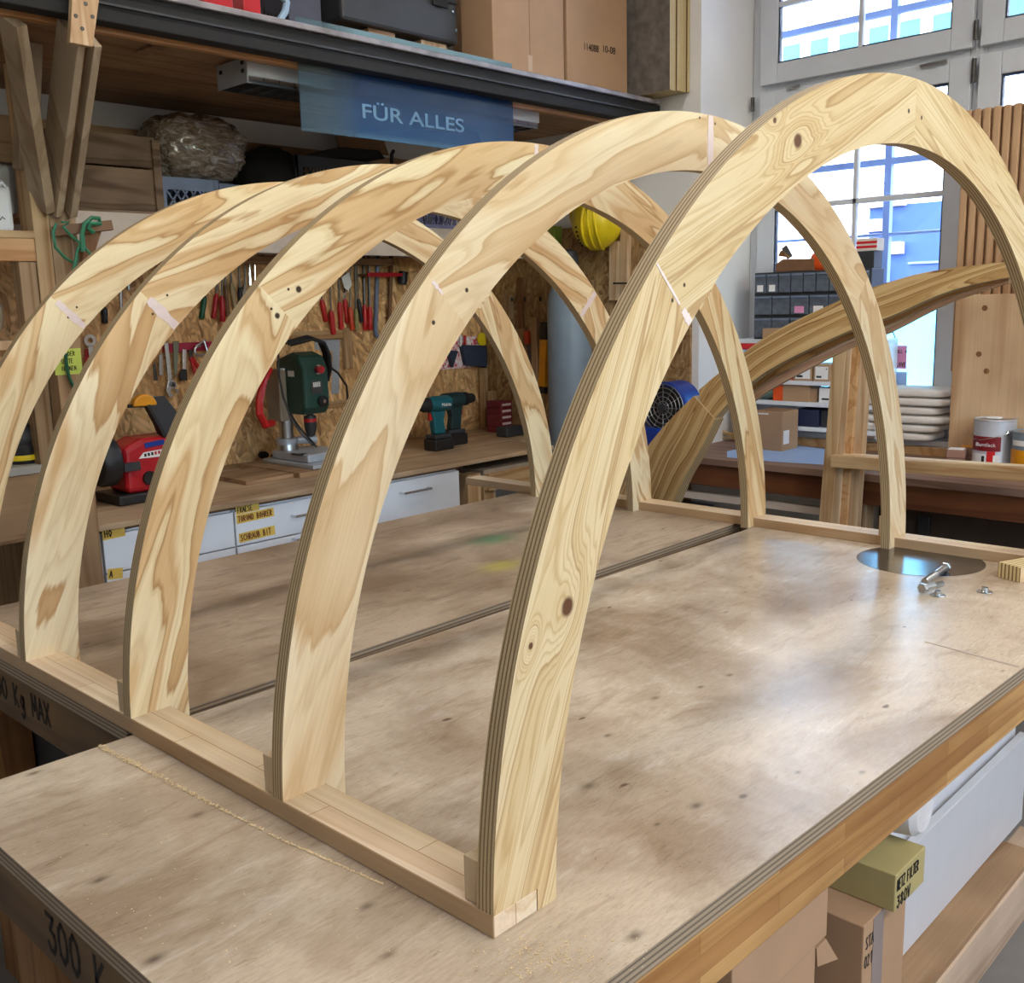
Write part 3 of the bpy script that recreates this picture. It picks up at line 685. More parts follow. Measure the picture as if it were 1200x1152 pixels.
# plywood offcut block by the rail
pb=MB(); q0=P(1169,676,Z=0); q1=P(1195,683,Z=0)
def layered(mb,x0,x1,y0,y1,z0,z1,along):
    # six faces, laminations stacked along 'along'
    vs={'x':lambda x,y,z:(x-x0)/(x1-x0),'y':lambda x,y,z:(y-y0)/(y1-y0)}[along]
    F=[[(x0,y0,z0),(x1,y0,z0),(x1,y0,z1),(x0,y0,z1)],[(x1,y0,z0),(x1,y1,z0),(x1,y1,z1),(x1,y0,z1)],[(x1,y1,z0),(x0,y1,z0),(x0,y1,z1),(x1,y1,z1)],[(x0,y1,z0),(x0,y0,z0),(x0,y0,z1),(x0,y1,z1)],[(x0,y0,z1),(x1,y0,z1),(x1,y1,z1),(x0,y1,z1)],[(x0,y1,z0),(x1,y1,z0),(x1,y0,z0),(x0,y0,z0)]]
    for k,f in enumerate(F):
        side=(along=='x' and k in(0,2,4,5)) or (along=='y' and k in(1,3,4,5))
        mb.face(f,1 if side else 0,[((p[0]+p[1]+p[2])*.5,vs(*p)) for p in f])
e_=(q1-q0); n_p=V((-e_.y,e_.x,0)).normalized()
if n_p.x<0: n_p=-n_p
B=[q0,q1,q1+n_p*.11,q0+n_p*.11]; hz=Z_*.036; lz_=Z_*.0004
def pf(pts,uv,m): pb.face(pts,m,uv)
pf([B[0]+lz_,B[1]+lz_,B[1]+hz,B[0]+hz],[(0,0),(0,1),(.03,1),(.03,0)],1)
pf([B[2]+lz_,B[3]+lz_,B[3]+hz,B[2]+hz],[(0,1),(0,0),(.03,0),(.03,1)],1)
pf([B[0]+hz,B[1]+hz,B[2]+hz,B[3]+hz],[(0,0),(0,1),(.11,1),(.11,0)],1)
pf([B[3]+lz_,B[2]+lz_,B[1]+lz_,B[0]+lz_],[(0,0),(0,1),(.11,1),(.11,0)],1)
pf([B[1]+lz_,B[2]+lz_,B[2]+hz,B[1]+hz],[(0,0),(.11,0),(.11,.03),(0,.03)],0)
pf([B[3]+lz_,B[0]+lz_,B[0]+hz,B[3]+hz],[(0,0),(.11,0),(.11,.03),(0,.03)],0)
M_['offcut']=ply_edge('offcut_ply_edge',(224,204,152),(126,94,48),12)
o=pb.build('plywood_offcut',[FACES[1],M_['offcut']],None,0); tag(o,'square layered plywood offcut on the bench against the right rail','plywood offcut')
# sawdust ridge and patch
sd=MB(); rnd=random.Random(3)
A0=P(118,876,Z=0);A1=P(330,985,Z=0);A2=P(450,1037,Z=0)
def chip(x,y,z,s):
    a=rnd.uniform(0,6.28); sd.obox((x,y,z),s*rnd.uniform(.6,1.8),s*.6,s*.25,(rnd.uniform(-20,20),rnd.uniform(-20,20),math.degrees(a)))
for k in range(900):
    t=rnd.random()**1.4; p=A0.lerp(A1,t*1.6) if t<.62 else A1.lerp(A2,(t-.62)/.38); w=.0022*(1.2-t)
    chip(p.x+rnd.gauss(0,w),p.y+rnd.gauss(0,w),rnd.uniform(.0006,.0006+.003*(1-t)),rnd.uniform(.0012,.0026))
for k in range(420):
    q=P(600+rnd.gauss(40,42),1122+rnd.gauss(0,14),Z=0); chip(q.x,q.y,.0006,rnd.uniform(.0008,.0022))
for k in range(160):
    q=P(rnd.uniform(20,560),rnd.uniform(900,1140),Z=0)
    if q.y>-.11 and q.x>-.27 and q.y<.79: chip(q.x,q.y,.0006,rnd.uniform(.0008,.002))
o=sd.build('sawdust',M_['sprucegold'] if False else plain('fresh_sawdust',srgb(222,198,156),.9),None); tag(o,'pale line of sawdust and chips beside the left rail','sawdust',kind='stuff')
# ================================================================== BACK BENCH
BY=2.44
BT=thing('worktop',(2,2.85,-.03),'long worn wooden worktop along the tool wall holding the drill press','worktop')
MB().prism([(.70,BY,-.02),(2.90,BY,-.02),(2.90,2.72,-.02),(XW-.02,2.72,-.02),(XW-.02,YB-.02,-.02),(.70,YB-.02,-.02)],(0,0,.02)).build('board',M_['benchtop'],BT,.002)
MB().box(.70,2.33,BY+.03,BY+.06,-.033,-.0202).build('support_rail',M_['brownwood'],BT)
def cabinet(x0,x1,zs,label,handles,labels):
    cb=thing('drawer_cabinet',((x0+x1)/2,2.7,FL),label,'cabinet','white drawer cabinets under the tool bench')
    MB().box(x0+.001,x1-.001,BY+.032,3.1,FL,-.0335).build('body',M_['white'],cb)
    for k,(za,zb) in enumerate(zs):
        d=MB().box(x0+.0025,x1-.0025,BY+.012,BY+.031,zb+.0025,za-.0025).build('drawer',M_['white'],cb,.0015)
        if k in handles:
            hx,hz,w=handles[k]; h=MB(); y=BY-.016
            h.tube([(hx-w/2,BY+.011,hz),(hx-w/2,y,hz),(hx+w/2,y,hz),(hx+w/2,BY+.011,hz)],.005,8); h.build('handle',M_['chrome'],d,0,True)
        for (lx,lz,lw,lh,ang,txt,mk) in labels.get(k,[]):
            ux=V((math.cos(R(ang)),0,math.sin(R(ang)))); uz=V((-math.sin(R(ang)),0,math.cos(R(ang)))); o0=V((lx,BY+.0118,lz))
            lb=MB().prism([o0,o0+ux*lw,o0+ux*lw+uz*lh,o0+uz*lh],(0,-.0005,0)).build('tape_label',M_['ylabel'],d)
            if txt: strokes(txt,o0+ux*.006+uz*lh*.2+V((0,-.0006,0)),ux,uz,lh*.6,.45,.12,.16,(0,-1,0)).build('marker_writing',M_['inkred'] if mk else M_['ink'],lb)
    return cb
zt,zm,zl,zz_=-.036,-.165,-.33,-.55
e=P(123,655,Y=BY+.011);f=P(123,682,Y=BY+.011)
cabinet(.712,1.19,[(zt,zm),(zm,zl),(zl,zz_),(zz_,FL+.1)],'white drawer cabinet at the left end of the tool bench, no handles in view',{},{0:[(.715,e.z+.06,.075,.04,2,'HO',0)],1:[(.717,f.z+.005,.05,.035,-6,'A',0)]})
g=P(279,612,Y=BY);h_=P(283,634,Y=BY)
hh=P(349,604,Y=BY);hh2=P(350,631,Y=BY)
cabinet(1.192,1.69,[(zt,zm),(zm,zl),(zl,zz_),(zz_,FL+.1)],'white drawer cabinet below the drill press, with yellow tape labels',{0:(hh.x+.06,hh.z,.16),1:(hh2.x+.06,hh2.z,.16)},
  {0:[(1.20,P(279,615,Y=BY).z,.155,.032,1.5,'TOROND BOHRER',1),(1.20,P(279,604,Y=BY).z,.095,.030,2,'FRAESE',0)],1:[(1.205,P(283,637,Y=BY).z,.15,.034,2,'SCHRAUB BIT',1)]})
hh=P(487,575,Y=BY)
cabinet(1.692,2.293,[(zt,-.36),(-.36,-.6),(-.6,FL+.1)],'white drawer cabinet at the right end, one wide plain drawer with a bar handle',{0:(hh.x,hh.z,.15)},{})
# end panel left of the cabinets and its note
o=MB().box(.62,.70,BY,2.50,-.5,.60).build('end_panel',wood('end_panel_ply',(176,144,108),(150,116,82),'z',8,.55,.05),None,.002); tag(o,'pale upright panel at the left end of the tool bench carrying a lime note','panel')
n0=P(65,440,Y=BY-.001); n1=P(94,408,Y=BY-.001)
nn=MB().box(n0.x,n1.x,BY-.0016,BY-.0006,n0.z,n1.z).build('sticky_note',M_['ynote'],None); tag(nn,'lime green handwritten note pinned to the left end panel','note')
for k,(tx,dz) in enumerate((('TAPE',.078),('AN DER',.056),('SEITE',.034),('ORDNEN',.012))):
    strokes(tx,(n0.x+.02,BY-.0017,n0.z+dz),(1,0,.02),(0,0,1),.013,.45,.15,.14,(0,-1,0)).build('marker_writing',M_['ink'],nn)
# open wooden stand under the right end of the worktop
st=thing('wooden_stand',(2.75,2.7,FL),'rough open timber stand under the right end of the tool bench','stand')
sx0=2.45
MB().box(sx0,2.92,2.46,3.0,-.085,-.06).build('top_board',M_['greywood'],st,.002)
MB().box(sx0,2.92,2.43,2.459,-.15,-.075).build('front_rail',M_['pine_x'],st,.002)
for x in(sx0,2.85): MB().box(x,x+.07,2.46,2.52,FL,-.0855).build('leg',M_['pine_z'],st,.002)
MB().box(2.36,2.44,2.47,2.53,FL,-.07).build('leg',M_['pine_z'],st,.002)

# ------------------------------------------------------------------ drill press
dp=P(362,548,Z=0); px_,py_=1.80,2.86
b0=MB(); 
o=MB().box(1.62,1.98,2.66,3.10,.0003,.022).build('base_board',M_['dullpine_x'],None,.002); tag(o,'thick wooden board under the green drill press','board')
o=MB().box(1.40,1.63-.012,2.70,2.98,.0003,.018).build('board',M_['dullpine_x'],None,.002); tag(o,'dull wooden board lying left of the drill press board','board')
DP=thing('drill_press',(px_,py_,.0225),'green bench drill press with red emergency knob','drill press')
MB().box(1.70,1.985,2.68,3.04,.0225,.040).build('base_plate',M_['alu'],DP,.004)
sl=MB()
for k in range(2): sl.box(1.80+k*.09,1.86+k*.09,2.676,2.679,.026,.037)
sl.build('scale_plate',M_['chrome'],DP)
MB().box(1.72,1.93,2.74,3.0,.0405,.075).build('table',M_['alu'],DP,.006)
CLX=P(336,510,Y=2.96).x
MB().lathe([(.045,.0755),(.042,.10),(.03,.105),(.03,.42)],(CLX,2.96,0),n=24).build('column',M_['steel'],DP,0,30)
cl=MB(); cl.lathe([(.0455,.10),(.0455,.125)],(CLX,2.96,0),n=24); cl.tube([(CLX+.04,2.94,.112),(CLX+.11,2.90,.112)],.018,10); cl.build('table_clamp',M_['alu'],DP,0,30)
hd_=MB()
hx0=1.765; hyb=P(324,450,X=hx0).y; hyf=P(356,450,X=hx0).y; hx1=P(386,450,Y=hyf).x; hzt=P(356,417,X=hx0).z; hzb=P(356,487,X=hx0).z
hw=hyb-hyf
prof=[(hyb,hzb+.03),(hyb,hzt-.02),(hyf+hw*.45,hzt+.012),(hyf+.03,hzt-.004),(hyf,hzt-.06),(hyf,hzb+.03),(hyf+.025,hzb),(hyb-.03,hzb)]
hd_.prism([(hx0,y,z) for y,z in prof],(hx1-hx0,0,0)); hd_.build('housing',M_['green'],DP,.014,False,True,3)
MB().box(hx0-.035,hx0+.01,hyb-.07,hyb+.03,hzb-.03,hzt-.06).build('column_bracket',M_['greywood'],DP,.006)
fx=lambda u,v: P(u,v,Y=hyf-.001)
cc=fx(372.5,433); MB().lathe([(.020,0),(.020,.004)],cc,(0,-1,0),24).build('knob_collar',M_['chrome'],DP)
MB().lathe([(.011,.0042),(.011,.012),(.016,.014),(.016,.026),(.011,.03)],cc,(0,-1,0),24).build('emergency_knob',M_['red'],DP,0,30)
dd=fx(371,454); MB().obox(dd,.055,.004,.052).build('display',M_['darksteel'],DP,.001)
for k in range(4):
    s_=fx(367.2+k*2.2,451.0-k*.3); MB().obox(s_+V((0,-.0035,0)),.006,.002,.02).build('display_digit',M_['paper'],DP)
cc=fx(377.5,470); MB().lathe([(.024,0),(.024,.012),(.017,.014)],cc,(0,-1,0),24).build('speed_knob',M_['blackmatt'],DP,0,30)
MB().lathe([(.008,.0145),(.008,.018)],cc,(0,-1,0),16).build('knob_cap',M_['chrome'],DP)
lp=P(341,438,X=hx0-.0005); MB().box(hx0-.0015,hx0-.0003,lp.y-.022,lp.y+.022,lp.z-.012,lp.z+.012).build('badge',M_['paper'],DP)
MB().lathe([(.014,hzb+.002),(.014,hzb-.008),(.026,hzb-.01),(.027,hzb-.04),(.024,hzb-.07),(.016,hzb-.095),(.006,hzb-.10)],(P(364,500,Y=hyf+.07).x,hyf+.07,0),n=20).build('chuck',M_['char'],DP,0,30)
MB().lathe([(.0277,hzb-.022),(.0277,hzb-.036)],(P(364,500,Y=hyf+.07).x,hyf+.07,0),n=20).build('chuck_ring',M_['redh'],DP)
# feed handle (red) and cables
MB().tube([(1.69,2.93,.42),(1.64,2.9,.38),(1.60,2.88,.30),(1.59,2.87,.25),(1.62,2.88,.20),(1.68,2.92,.20)],.016,8).build('feed_handle',M_['redh'],DP,0,True)
cab=MB(); pts=[P(340,404,Y=2.88),P(352,401,Y=2.86),P(366,397,Y=2.85),P(380,402,Y=2.85),P(386,416,Y=2.85),P(387,432,Y=2.86),P(384,446,Y=2.88)]
for k in range(3): cab.tube([p+V((0,.018*k,.004*k)) for p in pts],.0085,8)
cab.tube([P(384,428,Y=2.9),P(396,437,Y=2.92),P(406,452,Y=2.94),P(408,470,Y=2.94),P(407,485,Y=2.95)],.005,6)
cab.tube([P(326,412,X=hx0-.045),P(327,440,X=hx0-.045),P(332,465,X=hx0-.045),P(340,488,X=hx0-.045),P(352,507,X=hx0-.02),P(366,521,X=hx0+.02),P(371,524,X=hx0+.03),P(366,518,X=hx0+.02),P(350,500,X=hx0-.02),P(338,482,X=hx0-.04)],.0045,6)
cab.tube([P(388,529,Z=.045),P(350,533,Z=.08),P(326,530,Z=.05),P(318,534,Z=.03)],.0055,6)
cab.build('cable',M_['black'],DP,0,True)
pl=P(314,533,Z=.028); MB().lathe([(.009,0),(.016,.012),(.016,.035),(.01,.045)],pl,(-1,0,.1),12).build('plug',M_['blackmatt'],DP,0,True)

# ------------------------------------------------------------------ cordless drills
def cordless(base,flip,cname,label,body):
    D=thing('cordless_drill',base,label,'drill','cordless drills on the tool bench'); bx,by,bz=base; s=flip
    Q=lambda x,z: V((bx+s*x,by,bz+z))
    MB().box(bx-.062,bx+.058,by-.042,by+.042,bz+.0005,bz+.055).build('battery',M_['black'],D,.008)
    MB().box(bx-.055,bx+.05,by-.036,by+.036,bz+.0555,bz+.075).build('battery_shoe',M_['char'],D,.006)
    g=MB(); poly=[Q(-.03,.0755),(Q(.035,.0755)),Q(.045,.15),Q(.055,.185),Q(-.035,.185),Q(-.02,.14)]
    g.prism([p+V((0,-.02,0)) for p in poly],(0,.04,0)); g.build('grip',body,D,.008,False,True,3)
    MB().lathe([(.026,-.075),(.036,-.06),(.038,.03),(.034,.05),(.034,.06)],Q(0,.215),(s,0,0),20).build('motor_housing',body,D,0,35)
    MB().lathe([(.033,.0605),(.033,.09),(.026,.10),(.022,.135),(.012,.142)],Q(0,.215),(s,0,0),20).build('chuck',M_['blackmatt'],D,0,35)
    MB().obox(Q(.05,.16),.018,.016,.035).build('trigger',M_['redh'],D,.003)
    return D
a=P(515,527,Z=0); D1=cordless((a.x,a.y,0),-1,'','teal cordless drill nearer the bench edge, pointing left',M_['teal'])
a=P(542,522,Z=0); D2=cordless((a.x,a.y+.06,0),1,'','dark teal cordless drill pointing right behind the other one',M_['tealdark'])
t=textmesh('maker_lettering','Makita',M_['paper'],V((ORG[D1].x-.01,ORG[D1].y-.0385,.205)),(1,0,0),(0,0,1),.022,D1)

# ------------------------------------------------------------------ bench grinder
GR=thing('bench_grinder',(1.08,2.78,0),'red bench grinder with black wheel guard and raised eye shield','grinder')
gx0=P(148,560,Y=2.70).x
MB().box(P(139,577,Y=2.69).x,1.25,2.69,2.88,.0005,.036).build('base',M_['black'],GR,.006)
gzt=P(175,513,Y=2.70).z
MB().prism([(gx0,2.70,.0365),(1.25,2.70,.0365),(1.25,2.70,gzt-.04),(1.18,2.70,gzt),(gx0+.07,2.70,gzt),(gx0,2.70,gzt-.03)],(0,.15,0)).build('housing',M_['red'],GR,.02,False,True,3)
gcx=P(132,541,Y=2.70).x; MB().lathe([(.02,-.032),(.080,-.032),(.086,-.02),(.086,.02),(.080,.032),(.02,.032)],(gcx-.012,2.74,P(132,541,Y=2.72).z),(1,0,0),32).build('wheel_guard',M_['black'],GR,0,35)
MB().lathe([(.025,0),(.025,.012)],P(175,560,Y=2.699),(0,-1,0),18).build('switch_knob',M_['blackmatt'],GR)
MB().obox(P(155,547,Y=2.69)+V((0,.004,0)),.06,.016,.03).build('bracket',M_['char'],GR,.002)
lz=P(178,533,Y=2.698)
bdg=MB().prism([lz+V((-.05,0,-.008)),lz+V((-.03,0,.012)),lz+V((.05,0,.016)),lz+V((.035,0,-.010))],(0,-.001,0)).build('badge',M_['paper'],GR)
for k in range(5): MB().obox(lz+V((-.025+k*.013,-.0016,.002+.001*k)),.008,.0008,.011).build('badge_mark',M_['ink'] if k<3 else M_['redh'],bdg)
MB().obox(P(181,520,Y=2.698)+V((0,-.0006,0)),.075,.001,.018,(0,-4,0)).build('blue_print',M_['blue'],GR)
sh=MB(); 
sh.prism([P(170,466,Y=2.72),P(193,464,Y=2.72),P(212,488,Y=2.72),P(207,515,Y=2.72),P(187,509,Y=2.72)],(0,.02,0)); sh.build('eye_shield',M_['char'],GR,.002)
MB().beam(P(172,475,Y=2.715),P(192,512,Y=2.715),.014,.03,(0,1,0)).build('shield_arm',M_['black'],GR,.002)
ac=P(171,476,Y=2.712); MB().prism([ac+V((.045*math.cos(R(a)),0,.042*math.sin(R(a)))) for a in range(0,181,12)],(0,.03,0)).build('amber_lens',M_['amber'],GR,.006)
MB().beam(P(150,476,Y=2.73),P(176,475,Y=2.73),.012,.012,(0,1,0)).build('shield_hinge',M_['black'],GR)
MB().tube([P(148,568,Y=2.80),P(136,574,Z=.006),P(124,580,Z=.006),P(116,586,Z=.006)],.005,6).build('cable',M_['black'],GR,0,True)

# ------------------------------------------------------------------ things at the right end of the tool bench
mx=P(579,499,Z=0)
for k in range(5):
    o=MB().box(3.10+.004*(k%2),3.19,2.98,3.08,.0005+k*.033,.0325+k*.033).build('small_box',M_['maroon'],None,.002)
    l2=MB().box(3.115,3.18,2.979,2.9798,.008+k*.033,.020+k*.033).build('print_strip',M_['filler'],o)
    tag(o,'%s maroon box of the stack at the right end of the tool bench'%('bottom','second','middle','fourth','top')[k],'box','maroon boxes at the bench end')
o=MB().box(2.98,3.13,2.82,2.90,.0005,.05).build('sanding_block',M_['char'],None,.008); tag(o,'dark grey sanding block before the maroon boxes','sanding block')
for k,(u0,u1,v0,v1,lab) in enumerate(((580,588,430,498,'left batten of the pair leaning at the tool wall corner'),(589,598,455,498,'shorter right batten leaning at the tool wall corner'))):
    a=P((u0+u1)/2,v1,Z=0);  zt_=P((u0+u1)/2,v0,Y=3.2).z
    o=MB().box(3.195,3.228,3.19-k*.06,3.225-k*.06,.0005,zt_).build('batten',M_['pine_z'],None,.002); tag(o,lab,'batten')
# pink speckled organiser
M_['speck']=None
m,t,b=nt('pink_speckled_board'); vo=t.nodes.new('ShaderNodeTexVoronoi'); vo.inputs['Scale'].default_value=90; t.links.new(coords(t),vo.inputs['Vector']); sc=t.nodes.new('ShaderNodeSeparateColor'); t.links.new(vo.outputs['Color'],sc.inputs[0])
t.links.new(ramp(t,sc.outputs[0],[(0,srgb(232,190,190)),(.55,srgb(236,206,204)),(.6,srgb(206,80,90)),(.8,srgb(240,232,228))],'CONSTANT'),b.inputs['Base Color']); M_['speck']=m
a=P(505,437,Y=3.235);c=P(573,393,Y=3.235)
OGZ=(a.z+.012,c.z)
OG=thing('pocket_board',((2.9+c.x)/2,3.235,a.z),'pink speckled board with two dark fabric pockets on the tool wall','tool organiser')
MB().box(2.83,c.x-.06,3.225,3.2415,OGZ[0],OGZ[1]).build('board',M_['speck'],OG,.001)
def pocket(u0,u1,ut,vt,vb,name='pocket'):
    A=[P(u0,vt,Y=3.2245),P(u1,vt+1,Y=3.2245),P(u1-6,vb,Y=3.2245),P(u0+5,vb-3,Y=3.2245)]
    mb=MB(); mb.prism(A,(0,-.03,0)); mb.build('pocket',M_['slate'],OG,.006)
pocket(537,572,0,404,431); pocket(521,533,0,410,431)
o=MB().lathe([(.034,-.006),(.036,0),(.034,.006)],P(565,399,Y=3.21)+V((0,-.0,.006)),(0,-1,.1),20).build('sanding_pad',M_['yellow'],None,0,True); tag(o,'yellow round pad sticking out of the dark wall pocket','sanding pad')
for k,(u,mm,lab) in enumerate(((540,'paper','white marker pen in the dark wall pocket'),(545,'redh','red marker pen in the dark wall pocket'))):
    p=P(u,406,Y=3.209); q=P(u,393,Y=3.209); o=MB().tube([p,q],.007,8).build('marker_pen',M_[mm],None,0,True); tag(o,lab,'marker pen')

# ------------------------------------------------------------------ tools on the back wall
TY=YB-.0295
def driver(u0,v0,u1,v1,hm,label,r=.011,shaft=None,name='screwdriver',hang=True,cat='screwdriver',group='handled tools hanging on the tool wall',blade=.0035,dy=0):
    a=P(u0,v0,Y=TY-dy);c=P(u1,v1,Y=TY-dy); d=(a-c).normalized(); L=(a-c).length
    T=thing(name,c,label,cat,group)
    MB().lathe([(r*.75,0),(r,L*.08),(r*.85,L*.35),(r,L*.6),(r*.95,L*.85),(r*.55,L)],c,d,12).build('handle',hm,T,0,40)
    e=P(u0+(0 if shaft is None else shaft[0]-u0),(285 if shaft is None else shaft[1]),Y=TY-dy)
    MB().tube([a+d*.0005,e],blade,8).build('blade',M_['darksteel'],T,0,True)
    return T
driver(240,347,236,374,M_['greenh'],'green handled screwdriver, leftmost in the gap by the second arch',.012,(243,312))
driver(254,344,250,373,M_['red'],'dark red handled screwdriver right of the green one',.011,(255,308))
driver(260,347,261,377,M_['red'],'dark red handled chisel, right one of the dark red pair',.013,(260,306),'chisel',cat='chisel',dy=.02)
driver(264,334,267,371,M_['brownwood'],'grey brown handled file beside the dark red pair',.011,(263,300),'file',cat='file')
driver(271,332,276,364,plain('tan_handle',srgb(172,150,110),.5),'tan handled file with dark print',.011,(270,298),'file',cat='file')
driver(281,337,282,360,M_['black'],'black handled screwdriver in the left tool row',.011,(279,296))
driver(287,334,284,352,plain('grey_handle',srgb(150,140,128),.5),'grey handled screwdriver hidden behind the third arch edge',.010,(287,296))
driver(122,360,123,379,M_['black'],'black handled chisel, far left by the first arches',.013,(124,305),'chisel',cat='chisel')
for k,(u,v0,v1) in enumerate(((292,300,334),(298,296,333))):
    o=MB().tube([P(u,v0,Y=TY),P(u+1,v1,Y=TY)],[.004,.009] if k==0 else [.004,.004],8).build('steel_punch',M_['chrome'],None,0,True); tag(o,('fat bright steel punch in the left tool row','thin bright steel rod right of the fat punch')[k],'punch')
for k,(u,v0,v1) in enumerate(((131,320,346),(141,330,364),(150,318,340))):
    o=MB().tube([P(u,v0,Y=YB-.0235),P(u+1,v1,Y=YB-.0235)],.006,8).build('steel_rod',M_['steel'],None,0,True); tag(o,('steel rod right of the far left black chisel','longest steel rod between the two left arches','short steel rod highest between the two left arches')[k],'rod')
driver(377,351,382,377,M_['redh'],'red handled chisel, leftmost of the red cluster',.013,(376,305),'chisel',cat='chisel')
driver(388,364,391,392,M_['redh'],'red handled chisel hanging lowest in the red cluster',.014,(386,310),'chisel',cat='chisel',dy=.012)
driver(398,354,400,386,M_['redh'],'red handled chisel below the white trowel',.013,(397,310),'chisel',cat='chisel')
driver(404,350,407,379,M_['redh'],'red handled chisel tucked behind the orange handle',.012,(405,306),'chisel',cat='chisel',dy=-.004)
driver(410,360,413,387,M_['oranger'],'orange handled chisel with a hanging hole',.013,(411,302),'chisel',cat='chisel',dy=.02)
driver(417,362,418,387,plain('olive_handle',srgb(150,140,84),.45),'olive handled screwdriver in the red cluster',.012,(416,302))
driver(420,350,424,378,M_['black'],'black and clear screwdriver between olive and red handles',.011,(418,300),dy=.012)
driver(427,357,428,387,M_['redh'],'red handled file, left one of the right hand pair',.013,(426,300),'file',cat='file',blade=.007)
driver(433,359,434,387,M_['redh'],'red handled file, right one beside the bow saw',.013,(432,300),'file',cat='file',blade=.007,dy=.012)
tr=thing('trowel',P(407,335,Y=TY-.03),'white bladed painter spatula above the red handles','spatula')
A=[P(u,v,Y=TY-.03) for u,v in((400,325),(409,319),(412,334),(408,341),(403,337))]; MB().prism(A,(0,-.002,0)).build('blade',M_['paper'],tr,.0005)
MB().tube([P(407,340,Y=TY-.031),P(403,347,Y=TY-.028),P(402,353,Y=TY-.02)],.0035,6).build('shaft',M_['chrome'],tr,0,True)
bs=thing('bow_saw',P(443,395,Y=TY),'grey tube bow saw hanging right of the red handles','saw')
MB().tube([P(443,296,Y=TY),P(441.5,340,Y=TY),P(440,385,Y=TY),P(441,393,Y=TY),P(446,397,Y=TY),P(452,397,Y=TY)],.011,10).build('frame',M_['greyblue'],bs,0,True)
MB().tube([P(452,397,Y=TY),P(456,380,Y=TY+.004),P(457,300,Y=TY+.004)],.003,6).build('saw_blade',M_['darksteel'],bs)
bc=thing('bar_clamp',P(458,385,Y=TY-.02),'bar clamp with red jaw and dark knob beside the bow saw','clamp')
MB().beam(P(459,300,Y=TY-.02),P(456,388,Y=TY-.02),.018,.008,(0,1,0)).build('bar',M_['brownwood'],bc)
MB().beam(P(444,322,Y=TY-.035),P(470,322,Y=TY-.035),.014,.03,(0,1,0)).build('jaw',M_['red'],bc,.002)
MB().lathe([(.02,-.03),(.026,-.01),(.022,.02),(.026,.03)],P(472,326,Y=TY-.035),(.2,0,1),14).build('knob',M_['black'],bc,0,True)
rk=thing('tool_rack',(1.7,3.2,.80),'slotted timber rack in the shade holding the handled tools','rack')
za=P(300,309,Y=3.2).z; MB().box(1.0,2.60,3.175,3.2415,za,za+.03).build('rail',M_['dullpine_x'],rk,.002)
MB().box(2.42,2.60,3.165,3.174,za-.055,za-.035).build('red_strip',M_['red'],rk)
MB().box(2.42,2.60,3.1745,3.2415,za-.05,za-.04).build('strip_bracket',M_['brownwood'],rk)
# framing square and battens
fs=MB(); p0=P(368,397,Y=TY+.012); p1=P(398,398,Y=TY+.012); p2=P(397,461,Y=TY+.012)
fs.prism([p0,p1,p2,p2+V((-.045,0,0)),V((p1.x-.045,p1.y,p1.z-.052)),V((p0.x,p0.y,p0.z-.05))],(0,-.003,0)); o=fs.build('framing_square',M_['alu'],None,.0005); tag(o,'steel framing square hanging behind the drill press','square')
for (ext,lab) in (((P(340,388,Y=3.23).x,P(401,388,Y=3.23).x,3.224,3.241,P(390,397,Y=3.23).z,P(390,387,Y=3.23).z),'horizontal batten above the framing square'),
                  ((P(401.5,400,Y=3.23).x,P(411,400,Y=3.23).x,3.219,3.241,P(406,432,Y=3.23).z,P(406,384,Y=3.23).z),'upright batten right of the framing square'),
                  ((P(378,474,Y=3.23).x,P(409,474,Y=3.23).x,3.224,3.241,P(390,478,Y=3.23).z,P(390,471,Y=3.23).z),'horizontal batten below the framing square')):
    o=MB().box(*ext).build('batten',M_['pine_z'] if 'upright' in lab else M_['pine_x'],None,.0015); tag(o,lab,'batten')
# wrench row on a red magnetic bar
a=P(190,410,Y=3.24);c=P(246,403,Y=3.24)
o=MB().box(a.x,c.x,3.222,3.2415,a.z-.012,a.z+.025).build('magnetic_bar',plain('magenta_red_bar',srgb(170,34,66),.45),None,.002); tag(o,'dark pink magnetic bar holding the wrenches','tool bar')
WYY=3.2155
def flat(name,pts,mm,label,cat,th=.006,dy=0,grp='wrenches and pliers on the magnetic bar'):
    o=MB().prism([P(u,v,Y=WYY-dy) for u,v in pts],(0,th,0)).build(name,mm,None,.0015); tag(o,label,cat,grp); return o
aw=thing('adjustable_wrench',P(204,463,Y=WYY),'long chrome adjustable wrench hanging below the dark pink bar','wrench','wrenches and pliers on the magnetic bar')
MB().prism([P(u,v,Y=WYY-.004) for u,v in((193,402),(197.5,401),(202,444),(197.5,446))],(0,.009,0)).build('handle',M_['zinc'],aw,.002)
MB().prism([P(u,v,Y=WYY-.006) for u,v in((197.5,446),(202,444),(208,451),(205,455),(201,456),(200,460),(204,464),(199,466),(195,458))],(0,.013,0)).build('jaw',M_['zinc'],aw,.001)
MB().lathe([(.009,-.008),(.009,.008)],P(202.5,450.5,Y=WYY-.0075),(1,0,-.3),12).build('adjusting_screw',M_['darksteel'],aw)
MB().prism([P(u,v,Y=WYY-.006) for u,v in((205.5,455.5),(209,456),(210,462),(206.5,460))],(0,.012,0)).build('lower_jaw',M_['zinc'],aw,.001)
flat('scraper',((203,400),(210,399.5),(208,437),(206,443),(204.5,437)),plain('dull_green_steel',srgb(128,132,112),.5,.4),'tapered grey green scraper right of the long adjustable wrench','scraper')
w2=thing('adjustable_wrench',P(216,447,Y=WYY),'short adjustable wrench with black head on the bar','wrench','wrenches and pliers on the magnetic bar')
